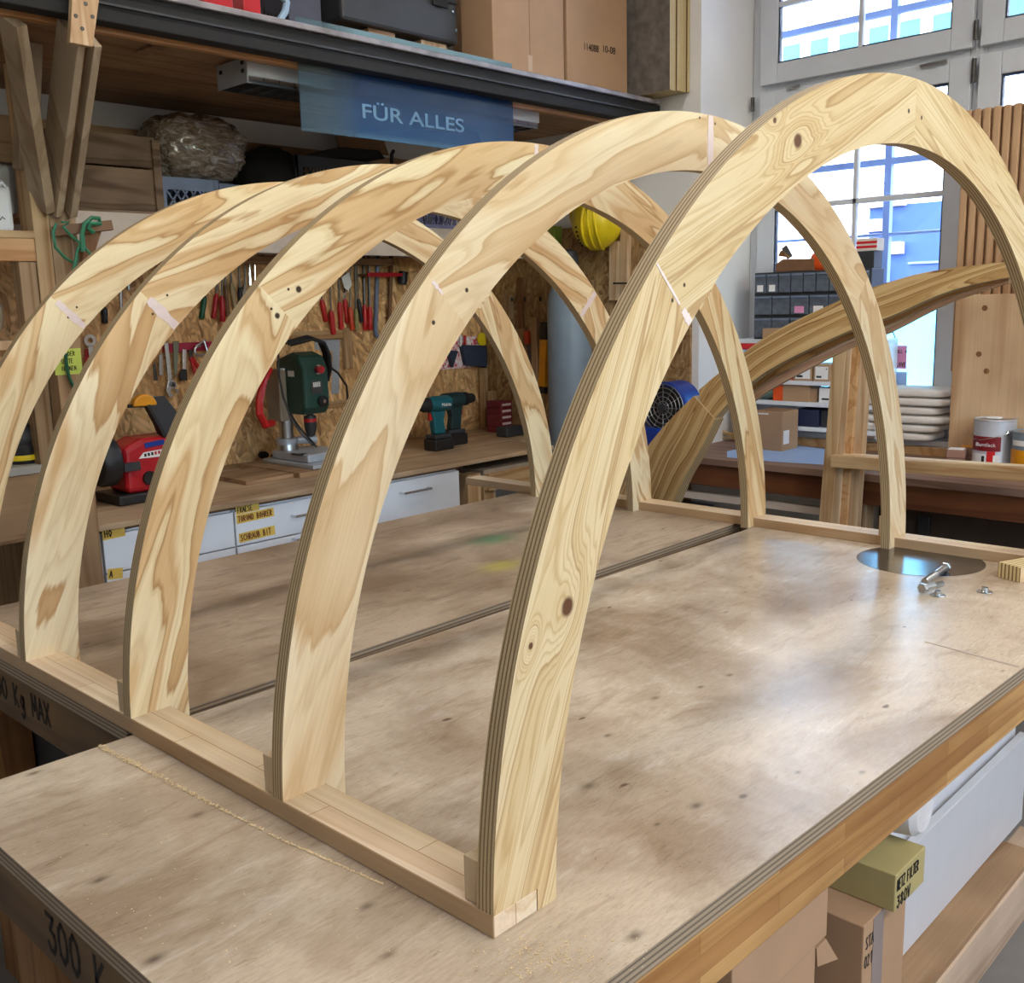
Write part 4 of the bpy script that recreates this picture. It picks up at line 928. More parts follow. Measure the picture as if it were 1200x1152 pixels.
MB().prism([P(u,v,Y=WYY) for u,v in((214,409),(219,409),(218.5,433),(214.5,433))],(0,.008,0)).build('handle',M_['chrome'],w2,.002)
MB().prism([P(u,v,Y=WYY-.002) for u,v in((213,433),(219.5,433),(220,446),(216,445),(212,447),(210.5,441))],(0,.011,0)).build('jaw',M_['black'],w2,.002)
flat('steel_file',((186.5,416),(190.5,414),(191.5,440),(187,440)),M_['steel'],'short steel file left of the long adjustable wrench','file')
flat('steel_punch',((180,428),(182,424),(185.5,446),(181,446)),M_['darksteel'],'dark punch at the left end of the wrench row','punch')
pr=thing('pliers',P(228,440,Y=WYY),'red handled pliers hanging at the right end of the wrench row','pliers','wrenches and pliers on the magnetic bar')
MB().prism([P(u,v,Y=WYY) for u,v in((221.5,410),(226,409.5),(226,418),(222.5,419))],(0,.008,0)).build('jaw',M_['darksteel'],pr,.001)
MB().tube([P(223,419,Y=WYY),P(226,428,Y=WYY),P(229,440,Y=WYY)],.007,8).build('handle',M_['redh'],pr,0,True)
MB().tube([P(225,419,Y=WYY),P(232,430,Y=WYY),P(238,444,Y=WYY)],.009,8).build('handle',M_['redh'],pr,0,True)
gc=thing('c_clamp',P(238,416,Y=WYY-.01),'small steel clamp at the right end of the dark pink bar','clamp')
ring=[P(234+6*math.cos(k*.7),411+6*math.sin(k*.7),Y=WYY-.012) for k in range(1,8)]
MB().tube(ring,.006,8).build('frame',M_['steel'],gc,0,True)
MB().tube([P(239,399,Y=WYY-.015),P(243,412,Y=WYY-.015)],.006,8).build('screw',M_['chrome'],gc)
MB().tube([P(229,406,Y=WYY-.016),P(242,398,Y=WYY-.016)],.004,8).build('handle',M_['steel'],gc)
rt=thing('ratchet',P(105,425,Y=3.2),'chrome ratchet with a ring head beside the lime note','ratchet')
MB().lathe([(.010,-.006),(.024,-.006),(.024,.006),(.010,.006),(.010,-.006)],P(105,399,Y=3.225),(0,1,0),24,0,1,False).build('ring_head',M_['chrome'],rt,0,30)
MB().beam(P(105.5,405,Y=3.21),P(107,420,Y=3.21),.02,.012,(0,1,0)).build('handle',M_['zinc'],rt,.002)
MB().beam(P(102,409,Y=3.218),P(102,425,Y=3.218),.016,.006,(0,1,0)).build('grip',M_['red'],rt,.001)

# ------------------------------------------------------------------ tools on the right hand wall (X = 3.23)
SX=XW-.0285
def wallbar(name,u0,v0,u1,v1,w,th,mt,label,cat,dx=0,parent=None):
    o=MB().beam(P(u0,v0,X=SX-dx),P(u1,v1,X=SX-dx),w,th,(1,0,0)).build(name,mt,parent,.002)
    if parent is None: tag(o,label,cat)
    return o
hs=thing('hand_saw',P(620,460,X=SX),'hand saw with orange handle hanging between timber strips','saw')
wallbar('handle',617.5,388,618.5,403,.03,.02,M_['oranger'],'','',0,hs); wallbar('blade',620,404,628,460,.035,.002,M_['darksteel'],'','',0,hs)
sl_=thing('spirit_level',P(637,460,X=SX),'yellow spirit level with black ends on the dark side wall','spirit level')
wallbar('body',638,398,636,453,.045,.022,M_['amber'],'','',.005,sl_); wallbar('end_cap',638.5,378,638,397.5,.046,.024,M_['black'],'','',.005,sl_); wallbar('end_cap',636,453.5,636,461,.046,.024,M_['black'],'','',.005,sl_)
for (u,v0,v1,w,mt,lab,cat) in ((627,372,452,.04,'pinepale_z','pinkish timber strip between saw and spirit level','timber strip'),(650,350,456,.06,'dullpine_z','timber strip right of the spirit level','timber strip'),(596,346,374,.05,'dullpine_z','short timber strip at the inner wall corner','timber strip'),
    (610,325,385,.03,'leg','dark slim timber strip left of the orange saw handle','timber strip')):
    o=wallbar('timber_strip',u,v0,u+1,v1,w,.02,M_[mt],lab,cat)
for k,(u,v) in enumerate(((600,352),(615,352),(633,352),(644,352),(652,386))):
    o=MB().tube([P(u,v,X=SX+.018),P(u,v,X=SX-.05),P(u,v-3,X=SX-.055)],.006,6).build('wall_hook',M_['black'],None); tag(o,('first','second','third','fourth','lowest and rightmost')[k]+' black hook from the inner corner on the dark side wall','hook')
# gas cylinder
cyl=thing('gas_cylinder',(3.10,2.50,FL),'tall grey blue gas cylinder standing in the corner by the hard hat','gas cylinder')
ct=P(672,318,X=3.10)
MB().lathe([(.105,0),(.108,.02),(.108,1.50),(.10,1.56),(.075,1.61),(.045,1.635)],(3.10,2.50,FL+.0005),n=32).build('body',M_['cylgrey'],cyl,0,35)
MB().lathe([(.04,1.636),(.046,1.64),(.046,1.73),(.036,1.76),(.01,1.77)],(3.10,2.50,FL),n=20).build('valve_cap',M_['char'],cyl,0,35)
# hard hat
hc=P(700,258,X=3.16); H=thing('hard_hat',hc,'yellow hard hat hanging on the side wall','hard hat')
ax=V((-.75,-.25,-.62)).normalized()
prof=[(.002,.125),(.04,.121),(.075,.105),(.10,.075),(.116,.035),(.122,0),(.119,0),(.112,.033),(.096,.071),(.072,.1),(.038,.115),(.002,.119)]
MB().lathe(prof,hc,ax,40,0,1.12).build('shell',M_['yellow'],H,0,50)
MB().lathe([(.121,-.004),(.135,-.008),(.136,-.002),(.123,.004)],hc,ax,40,0,1.12).build('brim',M_['yellow'],H,0,40)
xa=ax.cross(V((0,0,1))).normalized(); ya=ax.cross(xa)
for k in(-1,0,1):
    pth=[]
    for j in range(13):
        an=R(-78+13*j); pth.append(hc+ax*(.127*math.cos(an))+ya*(.124*1.1*math.sin(an))+xa*(k*.035*math.cos(an*.9)))
    MB().tube(pth,.006,8).build('ridge',M_['yellow'],H,0,True)
vh=MB()
for j in range(6): 
    an=R(-20+10*j); p=hc+ax*(.117*math.cos(an))+ya*(.128*math.sin(an))+xa*.062
    vh.lathe([(.0045,0),(.0045,.006)],p,ax,8)
vh.build('vent_hole',M_['blackmatt'],H)
o=MB().box(SX-.05,SX+.01,P(657,270,X=SX).y,P(641,270,X=SX).y,P(650,286,X=SX).z,P(650,266,X=SX).z).build('small_box',M_['oliveglow'],None,.003); tag(o,'lime green box on the side wall left of the hard hat','box')
for (u,v0,v1,w,lab) in((722,283,352,.06,'wide upright batten below the hard hat'),(733.5,268,352,.045,'pale narrow upright batten right of the hard hat')):
    o=wallbar('batten',u,v0,u-.5,v1,w,.03,M_['pinepale_z'],lab,'batten')
o=MB().beam(P(719,332,X=SX-.04),P(735,332,X=SX-.04),.008,.008,(1,0,0)).build('steel_rod',M_['black'],None); tag(o,'black rod across the two upright battens','rod')
# blue blower with round grille
bx=P(765,522,Z=0)
BL=thing('air_blower',(3.10,2.02,.0),'blue air blower with round mesh grille by the leaning arch','blower')
MB().box(3.02,3.20,1.92,2.14,.0005,.10).build('body',M_['blue'],BL,.012)
gcn=P(778,478,X=3.06)
MB().lathe([(.10,0),(.115,.01),(.115,.13),(.10,.14)],(3.20,gcn.y,gcn.z),(-1,0,0),36).build('drum',M_['blue'],BL,0,35)
gr=MB()
for r in(.03,.05,.07,.09,.108): gr.tube([(3.052,gcn.y+r*math.cos(k*math.pi/16),gcn.z+r*math.sin(k*math.pi/16)) for k in range(32)],.0022,6,0,True)
for k in range(12):
    an=k*math.pi/6; gr.tube([(3.053,gcn.y+.012*math.cos(an),gcn.z+.012*math.sin(an)),(3.053,gcn.y+.108*math.cos(an),gcn.z+.108*math.sin(an))],.0018,6)
gr.build('grille',M_['steel'],BL)
MB().lathe([(.1,0),(.1,.004)],(3.0595,gcn.y,gcn.z),(-1,0,0),32).build('grille_opening',M_['blackmatt'],BL)
MB().lathe([(.022,0),(.018,.012)],(3.0545,gcn.y,gcn.z),(-1,0,0),20).build('hub',M_['char'],BL,0,True)
# ================================================================== UPPER SHELF
US=thing('storage_loft',(1.6,2.7,1.42),'high timber storage shelf along the tool wall on a raking strut','shelf')
MB().box(-1.2,XW-.01,2.18,YB-.01,1.462,1.495).build('deck',M_['dullpine_x'],US,.002)
M_['facepine']=wood('warm_face_beam',(216,170,122),(196,144,94),'x',9,.5,.05)
bz0=P(300,70,Y=2.15).z
MB().box(-1.2,XW-.01,2.15,2.179,bz0,1.470).build('front_beam',M_['facepine'],US,.002)
MB().box(-1.2,XW-.01,2.1795,2.21,bz0+.006,1.4615).build('under_batten',M_['dullpine_x'],US,.002)
MB().box(.2,XW-.01,3.18,YB-.012,1.20,1.36).build('rear_beam',M_['dullpine_x'],US,.002)
MB().beam(P(112,70,Y=2.9),P(188,46,Y=2.3),.05,.05).build('brace',M_['dullpine_x'],US,.002)
# raking struts from the post
pA=V((.705,2.515,.985)); pB=P(93,40,Y=2.10)
d_=(pB-pA)
M_['strut']=wood('greyish_strut',(186,166,140),(156,134,108),'z',8,.6,.05)
for k in(-1,1): MB().beam(pA+X_*k*.022+d_*.012,pB+X_*k*.022+d_*.01,.022,.11,(0,1,0)).build('strut',M_['strut'],US,.002)
MB().beam(pA+d_*.01,pB,.02,.05,(0,1,0)).build('strut_core',M_['brownwood'],US)
pl=MB(); q=[P(86,-34,Y=2.02),P(121,-34,Y=2.02),P(109,55,Y=2.02),P(82,50,Y=2.02)]; pl.prism(q,(0,.02,0)); PLT=pl.build('strut_plate',M_['pinepale_z'],US,.002)
for (u,v) in((100.5,4.5),(89,18.5),(108.5,19.5),(96.5,33.5)): MB().lathe([(.006,-.001),(.005,.0015)],P(u,v,Y=2.02),(0,-1,0),10).build('screw',M_['darksteel'],PLT)
pC=P(14,22,Y=2.16); MB().beam(V((.655,2.50,.985)),pC,.03,.085,(0,1,0)).build('side_strut',M_['strut'],US,.002)
MB().beam(P(34,50,Y=2.5),P(30,200,Y=2.55),.06,.05,(0,1,0)).build('rear_strut',M_['strut'],US,.002)
# post carrying the struts
PO=thing('timber_post',(.69,2.55,FL),'built up timber post with green cable bracket at the left end of the bench','post')
MB().box(.672,.735,2.505,2.57,.62,.982).build('front_piece',M_['dullpine_z'],PO,.002)
MB().box(.622,.671,2.505,2.60,FL,1.40).build('left_piece',M_['pine_z'],PO,.002)
MB().box(.7355,.765,2.53,2.60,.62,1.06).build('right_piece',M_['pinepale_z'],PO,.002)
MB().lathe([(.010,0),(.008,.003)],P(66,252,Y=2.505),(0,-1,0),10).build('screw',M_['zinc'],PO)
# bracket with green cable
bk=thing('hanging_bracket',P(95,265,Y=2.46),'brown wooden bracket sticking out of the post with green cable','bracket')
MB().beam(P(63,271,Y=2.48),P(131,264,Y=2.44),.03,.03).build('arm',M_['brownwood'],bk,.002)
MB().prism([P(100,268,Y=2.455),P(121,266,Y=2.455),P(110,300,Y=2.455),P(96,320,Y=2.455)],(0,.02,0)).build('gusset',M_['leg'],bk,.002)
gcab=MB()
gcab.tube([P(*q,Y=2.425) for q in((66,262),(62,272),(65,290),(76,302),(88,309),(90,296),(94,285),(84,277),(74,266),(80,261),(72,260))],.0045,6)
gcab.tube([P(*q,Y=2.42) for q in((97,295),(96,275),(99,262),(108,255),(116,256),(118,262),(106,262),(104,268),(110,273))],.007,6)
gcab.tube([P(*q,Y=2.425) for q in((97,272),(99,290),(108,300),(112,306))],.0045,6)
gcab.tube([P(*q,Y=2.42) for q in((90,300),(86,318),(80,326))],.006,6)
o=gcab.build('green_cable',plain('green_cable_sheath',srgb(40,112,80),.4),None,0,True); tag(o,'looped green cable hung over the brown wooden bracket','cable')
o=MB().tube([P(*q,Y=2.43) for q in((77,414),(78,428),(81,442),(87,455))],.005,6).build('green_cable',M_['greenh'],None,0,True); tag(o,'short dark green cable end hanging before the lime note','cable')
# dark steel profiles lying on the shelf front
PF=thing('steel_profile',(1.8,2.08,1.47),'long black steel channel lying along the front of the storage loft','steel profile')
pz0=P(300,58,Y=2.06).z; pz1=P(352,34,Y=2.05).z; pz2=P(352,26,Y=2.045).z
MB().box(.35,XW-.03,2.06,2.118,pz0,pz1-.0005).build('channel',M_['blackmatt'],PF,.003)
MB().box(.35,XW-.03,2.052,2.059,(pz0+pz1)/2,(pz0+pz1)/2+.006).build('rib',M_['char'],PF)
o=MB().box(-.2,XW-.05,2.045,2.118,pz1,pz2).build('steel_profile',plain('grey_worn_channel',srgb(142,138,142),.45,.4,var=.3,sc=14),None,.003); tag(o,'long worn grey strip lying on top of the black channel','steel profile')
# glass sign
sgm,t,b=nt('blue_sign_glass'); t.nodes.remove(b)
cx=t.nodes.new('ShaderNodeTexCoord'); sp=t.nodes.new('ShaderNodeSeparateXYZ'); t.links.new(cx.outputs['Object'],sp.inputs[0])
fac=ramp(t,mth(t,'ADD',mth(t,'MULTIPLY',sp.outputs[0],1.0),.5),[(.06,(.30,)*3),(.12,(.36,)*3),(.25,(.82,)*3),(.8,(.85,)*3),(1,(.6,)*3)])
tr=t.nodes.new('ShaderNodeBsdfTransparent'); tr.inputs[0].default_value=(.75,.88,.95,1)
df=t.nodes.new('ShaderNodeBsdfPrincipled'); df.inputs['Roughness'].default_value=.25
zc=ramp(t,mth(t,'ADD',mth(t,'MULTIPLY',sp.outputs[2],2.9),0),[(.0,srgb(70,110,140)),(.06,srgb(28,72,116)),(.6,srgb(10,44,88)),(.72,srgb(18,60,96)),(.76,srgb(96,132,150)),(1,srgb(120,150,160))])
t.links.new(mix(t,ramp(t,mth(t,'ADD',sp.outputs[0],.5),[(.1,(.7,)*3),(.24,(0,)*3)]),zc,srgb(110,128,134)),df.inputs['Base Color'])
ms=t.nodes.new('ShaderNodeMixShader'); t.links.new(fac,ms.inputs[0]); t.links.new(tr.outputs[0],ms.inputs[1]); t.links.new(df.outputs[0],ms.inputs[2]); t.links.new(ms.outputs[0],t.nodes['Material Output'].inputs[0])
s0=P(353,142,Y=2.125);s1=P(602,190,Y=2.125);stp=P(352,20,Y=2.125)
SG=MB().box(s0.x,s1.x,2.122,2.1285,(s0.z+s1.z)/2-.005,stp.z+.0).build('glass_sign',sgm,None,.001); tag(SG,'blue glass sign with pale capital letters hanging below the loft','sign')
ta=P(423,136,Y=2.121);tb_=P(544,155.5,Y=2.121)
M_['letter']=plain('pale_sign_letter',srgb(92,128,156),.5)
textmesh('lettering','FÜR ALLES',M_['letter'],V((ta.x,2.1212,(ta.z+tb_.z)/2-.002)),(1,0,0),(0,0,1),0.066,SG,bold=.012,width=(tb_.x-ta.x))
# fluorescent fitting
LF=thing('lamp_fitting',(1.94,2.34,1.38),'long louvred fluorescent fitting fixed under the storage loft','lamp')
lx0,lx1=P(290,80,Y=2.262).x,P(632,140,Y=2.262).x
lzt=P(292,67,Y=2.262).z; lzm=P(292,88,Y=2.262).z; lzb=P(300,97,Y=2.262).z
MB().box(lx0,lx1,2.262,2.268,lzm,lzt).build('side_panel',M_['white'],LF,.001)
MB().box(lx0,lx1,2.432,2.438,lzm,lzt).build('side_panel',M_['white'],LF,.001)
MB().box(lx0,lx1,2.2685,2.4315,lzt-.01,lzt).build('housing',M_['white'],LF,.001)
lv=MB()
for k in range(24): lv.box(lx0+k*(lx1-lx0-.004)/23,lx0+k*(lx1-lx0-.004)/23+.003,2.269,2.431,lzb,lzm+.015)
for y in(2.269,2.348,2.428): lv.box(lx0,lx1,y,y+.003,lzb-.002,lzm+.015)
lv.build('louvre',M_['chrome'],LF)
tb2=MB()
for y in(2.31,2.39): tb2.tube([(lx0+.02,y,lzt-.018),(lx1-.02,y,lzt-.018)],.007,10)
tb2.build('tube',M_['white'],LF,0,True)
MB().box(lx0-.004,lx0-.0005,2.262,2.438,lzb-.002,lzt).build('end_cap',M_['alu'],LF)
for(y,z) in((2.275,lzt-.02),(2.275,lzt-.045),(2.405,lzt-.03)): MB().box(lx0-.005,lx0-.0041,y,y+.018,z,z+.012).build('end_slot',M_['blackmatt'],LF)
MB().box(lx0+.1,lx0+.13,2.33,2.36,lzt+.0005,1.4615).build('hanger',M_['alu'],LF); MB().box(lx1-.13,lx1-.1,2.33,2.36,lzt+.0005,1.4615).build('hanger',M_['alu'],LF)

# things on the storage loft (deck top 1.495)
DZ=1.4955
def loftbox(name,u0,u1,y0,y1,h,mt,label,cat,z=DZ,bev=.003,group=None):
    a=P(u0,60,Y=y0);c=P(u1,60,Y=y0); o=MB().box(a.x,c.x,y0,y1,z,z+h).build(name,mt,None,bev); tag(o,label,cat,group); return o
loftbox('tool_box',243,277,2.25,2.55,.12,M_['red'],'red case standing left on the storage loft','case')
loftbox('tool_box',289,309,2.25,2.5,.30,M_['red'],'narrow red case beside the coil of black hose','case')
hb=MB()
for k in range(6):
    cx_=P(322,15,Y=2.3); hb.tube([cx_+V((-.02+.08*math.cos(j*math.pi/8)*(1-.05*k),.02*k,.06+.10*math.sin(j*math.pi/8))) for j in range(16)],.013,8,0,True)
o=hb.build('hose_coil',M_['black'],None,0,True); tag(o,'coil of black hose between the red case and the dark box','hose')
o=MB().tube([P(330,-5,Y=2.24),P(336,3,Y=2.24),P(334,14,Y=2.24),P(328,24,Y=2.24)],.012,8).build('hose',plain('pale_blue_hose',srgb(140,170,196),.3),None,0,True); tag(o,'short pale blue hose in front of the black hose coil','hose')
loftbox('storage_box',341,379,2.26,2.6,.4,plain('slate_box',srgb(66,68,82),.6),'slate grey box next to the hose coil','box')
SPZ=DZ
for (u0,u1,mt,lab,h) in((433,464,'darksteel','dark timber spacer under the black chest',P(470,38,Y=2.22).z-DZ-.0006),(494,524,'pinepale_z','pale timber spacer under the black chest',P(470,38,Y=2.22).z-DZ-.0006)):
    loftbox('timber_spacer',u0,u1,2.24,2.7,h,M_['dullpine_x'] if mt=='darksteel' else M_[mt],lab,'spacer')
CH=thing('equipment_case',(2.0,2.5,DZ+.063),'big black equipment case on timber spacers above the glass sign','case')
a=P(402,40,Y=2.22);c=P(537,40,Y=2.22)
cz_=P(470,38,Y=2.22).z
MB().box(a.x,c.x,2.22,2.75,cz_,cz_+.5).build('body',M_['char'],CH,.012)
MB().box(a.x+.004,c.x-.004,2.216,2.219,cz_+.14,cz_+.146).build('lid_line',M_['blackmatt'],CH)
for(u,v) in((534,36),(530,14)): MB().lathe([(.006,0),(.005,.004)],P(u,v,Y=2.219),(0,-1,0),10).build('rivet',M_['zinc'],CH)
MB().obox(P(516,4,Y=2.212),.075,.008,.022).build('latch',M_['blackmatt'],CH,.002)
def carton(u0,u1,y0,y1,z0,h,label,mt='card'):
    a=P(u0,60,Y=y0);c=P(u1,60,Y=y0)
    o=MB().box(a.x,c.x,y0,y1,z0,z0+h).build('cardboard_box',M_[mt],None,.003); tag(o,label,'box','tall cartons on the storage loft')
    return o,a.x,c.x
CY=2.134; SXX=3.105
yback=P(541,60,X=P(578,60,Y=CY).x).y
o,x0,x1=carton(578,661,CY,yback,DZ,.8,'tall brown carton left of the numbered one on the loft')
MB().box((x0+x1)/2-.0015,(x0+x1)/2+.0015,CY-.0006,CY-.0001,DZ,DZ+.8).build('flap_seam',M_['card2'],o)
MB().box((x0+x1)/2-.012,(x0+x1)/2+.012,CY-.0009,CY-.0007,DZ+.06,DZ+.12).build('tape',plain('faded_tape',srgb(190,160,130),.5),o)
o,x0,x1=carton(664.5,735,CY,2.8,DZ,.8,'tall brown carton printed with black numbers on the loft')
n0=P(683.5,58,Y=CY-.001); wtot=P(721,50,Y=CY-.001).x-n0.x
textmesh('printed_number','114088',M_['ink'],n0,(1,0,.03),(0,0,1),.04,o,width=wtot*.47)
textmesh('printed_number','10-08',M_['ink'],n0+V((wtot*.58,0,.017*.58)),(1,0,.03),(0,0,1),.04,o,width=wtot*.42)
sy=P(785,60,X=SXX).y; zz_b=P(785,105,X=SXX).z
gb_=MB(); layered(gb_,SXX,SXX+.012,sy,2.69,zz_b,zz_b+.8,'x'); o=gb_.build('grey_board',[M_['greyboard'],M_['plyedge_w']],None,.0006); tag(o,'scuffed dark grey sheet on the near side of the pale sheets at the loft end','board')
xs_=[SXX+.0125]+[min(XW-.004,P(u,60,Y=sy).x) for u in(792,798,804,809.5)]
for k in range(4):
    mb=MB(); layered(mb,xs_[k]+.001,xs_[k+1]-.0008,sy-.006*(k%2),2.7+.01*k,zz_b+.002*k,zz_b+.85,'x')
    o=mb.build('plywood_sheet',[M_['plyedge_w'],M_['plyedge_w']],None,.0006); tag(o,('first','second','third','fourth')[k]+' pale plywood sheet from the left, standing on edge at the loft end','plywood sheet','plywood sheets at the loft end')
quickbox('bearer',M_['dullpine_x'],(SXX,XW-.004,2.22,2.28,DZ,zz_b-.0005),US)
quickbox('bearer',M_['dullpine_x'],(SXX,XW-.004,2.60,2.66,DZ,zz_b-.0005),US)

# ================================================================== LOWER WALL SHELF
LS=thing('wall_shelf',(2,3.05,.88),'wall shelf with a pale front board above the hanging tools','shelf')
M_['paleply']=plain('pale_ply_front',srgb(206,190,176),.6,var=.06)
MB().box(.78,3.19,2.85,2.868,.884,1.012).build('front_board',M_['paleply'],LS,.001)
MB().box(.78,3.19,2.869,YB-.012,.992,1.010).build('shelf_board',M_['dullpine_x'],LS,.001)
SZ=1.0125
cr=thing('wooden_crate',(1.0,3.0,SZ),'old brown wooden crate on the wall shelf left of the plastic lattice crate','crate')
ca=P(84,205,Y=2.9);cb_=P(182,205,Y=2.9); x0,x1=.86,cb_.x
zb=P(130,240,Y=2.9).z; zt2=P(130,157,Y=2.9).z; zm2=P(130,195,Y=2.9).z
MB().box(x0,x1,2.885,2.90,SZ+.012,zm2-.003).build('front_slat',M_['crate'],cr,.002); MB().box(x0,x1,2.885,2.90,zm2+.003,zt2).build('front_slat',M_['crate'],cr,.002)
MB().box(x0,x1,3.18,3.2,SZ+.012,zt2).build('rear_slat',M_['crate'],cr,.002)
for x in(x0,x1-.02): MB().box(x,x+.02,2.901,3.179,SZ+.012,zt2-.002).build('side_board',M_['crate'],cr,.002)
MB().box(x1-.018,x1+.012,2.872,2.8845,SZ,zt2-.01).build('corner_batten',M_['crate'],cr,.002)
MB().box(x0,x1,2.8855,3.2,SZ,SZ+.0115).build('bottom',M_['crate'],cr)
def lattice(u0,u1,y0,y1,z0,z1,mt,label,fx=None):
    a=P(u0,230,Y=y0).x if fx is None else fx[0]; c=P(u1,230,Y=y0).x if fx is None else fx[1]
    T=thing('lattice_crate',((a+c)/2,(y0+y1)/2,z0),label,'crate')
    f=MB(); 
    def side(p,q):
        p=V(p);q=V(q); d=(q-p); L=d.length; d.normalize(); n=d.cross(Z_)
        H=z1-z0
        f.prism([p+Z_*.0,q,q+Z_*.02,p+Z_*.02],n*.008); f.prism([p+Z_*(H-.045),q+Z_*(H-.045),q+Z_*H,p+Z_*H],n*.008)
        for s_ in(0,L-.02): f.prism([p+d*s_,p+d*(s_+.02),p+d*(s_+.02)+Z_*H,p+d*s_+Z_*H],n*.01)
        k=0; st=.034; h=H-.065
        while .02+k*st+0<L-.03:
            for sg in(1,-1):
                x0_=.02+k*st; x1_=x0_+st*1.6*1.0
                A=p+d*(x0_ if sg>0 else min(x1_,L-.02))+Z_*.02; B=p+d*(min(x1_,L-.02) if sg>0 else x0_)+Z_*(.02+h)
                f.beam(A+n*.004,B+n*.004,.006,.006,n)
            k+=1
    side((a,y0,z0),(c,y0,z0)); side((c,y0,z0),(c,y1,z0)); side((c,y1,z0),(a,y1,z0)); side((a,y1,z0),(a,y0,z0))
    f.build('lattice_sides',mt,T)
    MB().box(a+.008,c-.008,y0+.008,y1-.008,z0,z0+.006).build('bottom',mt,T)
    return T
zt3=P(230,213,Y=2.9).z
lattice(188,255,2.90,3.2,SZ,zt3+.01,M_['greyblue'],'grey blue plastic lattice crate beside the old wooden crate')
lattice(256,290,2.905,3.2,SZ,zt3+.0,M_['greyblue'],'narrower plastic lattice crate right of the grey blue one')
lattice(0,0,2.90,3.2,SZ,SZ+.20,M_['lav'],'lavender plastic lattice crate at the right end of the wall shelf',(P(488,262,Y=2.9).x,P(560,262,Y=2.9).x))
lattice(350,452,2.93,3.2,SZ,P(400,187,Y=2.93).z,M_['char'],'dark plastic crate below the blue glass sign')
# plastic wrapped bundle on the crate
def blob(c,sx,sy,sz,seed,amp,name,mt,nu=40,nv=24,squash=2.6):
    from mathutils import noise as mn
    vs=[];fs=[]
    for j in range(nv+1):
        for i in range(nu):
            th=2*math.pi*i/nu; ph=math.pi*j/nv
            x,y,z=math.sin(ph)*math.cos(th),math.sin(ph)*math.sin(th),math.cos(ph)
            k=(abs(x)**squash+abs(y)**squash+abs(z)**squash)**(-1/squash)
            p=V((x*k*sx,y*k*sy,z*k*sz)); f=1+amp*mn.noise(p*22+V((seed,0,0)))+amp*.8*mn.noise(V((p.x*16,p.y*60,p.z*75))+V((seed,3,0)))
            vs.append(V(c)+p*f)
    for j in range(nv):
        for i in range(nu): fs.append([j*nu+i,j*nu+(i+1)%nu,(j+1)*nu+(i+1)%nu,(j+1)*nu+i])
    mb=MB(); mb.raw(vs,fs); o=mb.build(name,mt,None,0,60,False); 
    bm=bmesh.new(); bm.from_mesh(o.data); bmesh.ops.remove_doubles(bm,verts=bm.verts,dist=1e-5); bmesh.ops.recalc_face_normals(bm,faces=bm.faces); bm.to_mesh(o.data); bm.free()
    for pl_ in o.data.polygons: pl_.use_smooth=True
    return o
m,t,b=nt('crumpled_clear_wrap'); n_=noise(t,coords(t,'Object',(1,2.4,3.2),(0,14,10)),14,4,.62,1.5)
t.links.new(ramp(t,n_,[(.3,srgb(96,78,60)),(.52,srgb(160,142,122)),(.7,srgb(226,220,212))]),b.inputs['Base Color']); b.inputs['Roughness'].default_value=.2; b.inputs['Coat Weight'].default_value=.8; b.inputs['Coat Roughness'].default_value=.12; bump(t,b,n_,1.0,.03); M_['wrap']=m
wc=P(232,180,Y=3.02); wl=P(180,180,Y=3.0).x; wrr=P(288,180,Y=3.0).x
o=blob(((wl+wrr)/2-.01,3.04,zt3+.012+.125),(wrr-wl)/2,.15,.125,5,.10,'wrapped_bundle',M_['wrap'],56,30); tag(o,'crumpled clear wrapped brown bundle lying on the lattice crates','bundle')
def pitem(pts,y,ext,name,mt,label,cat,bev=.004):
    o=MB().prism([P(u,v,Y=y) for u,v in pts],(0,ext,0)).build(name,mt,None,bev); tag(o,label,cat); return o
o=blob(P(318,203,Y=3.06)+V((-.01,0,-.02)),.15,.12,.12,9,.10,'black_bag',M_['blackmatt'],36,20,2.2); tag(o,'black bag filling the shadow right of the wrapped bundle','bag')
pitem(((352,186),(400,172),(445,176),(452,186)),2.95,.2,'folded_cloth',M_['blackmatt'],'dark folded cloth on the dark plastic crate','cloth')
pitem(((392,150),(448,158),(456,182),(398,174)),3.17,.01,'cardboard_sheet',M_['card2'],'brown cardboard flap leaning behind the dark crate','cardboard',.001)
o=MB().tube([P(459,197,Y=2.93),P(459,181,Y=2.93),P(461,177,Y=2.95)],.008,8).build('black_hook',M_['black'],None,0,True); tag(o,'thin black upright hook right of the dark crate','hook')

# ================================================================== LEFT SHELF UNIT
LU=thing('shelf_unit',(0,2.75,FL),'pine shelf unit at the left edge holding wrapped parcels','shelf')
zs1=P(20,270,Y=2.5).z
MB().box(-.9,.622,2.50,3.1,zs1-.022,zs1).build('shelf_board',M_['pine_x'],LU,.002)
MB().box(-.9,.620,2.502,2.54,P(20,306,Y=2.5).z,zs1-.0225).build('front_rail',M_['facepine'],LU,.002)
zs2=P(10,400,Y=2.5).z; MB().box(-.9,.566,2.50,3.1,zs2-.026,zs2).build('shelf_board',M_['pinepale_z'],LU,.002)
zs3=P(30,547,Y=2.5).z; MB().box(-.9,.588,2.50,3.1,zs3-.025,zs3).build('shelf_board',plain('grey_shelf',srgb(160,158,152),.5),LU,.002)
MB().box(-.9,.585,2.504,2.53,zs3-.23,zs3-.0255).build('drawer_front',M_['dullpine_x'],LU,.002)
MB().box(.568,.618,2.506,2.56,FL,P(20,306,Y=2.5).z-.001).build('front_post',M_['dullpine_z'],LU,.002)
MB().box(-.9,.618,3.101,3.12,FL,1.35).build('back_panel',M_['dullpine_x'],LU)
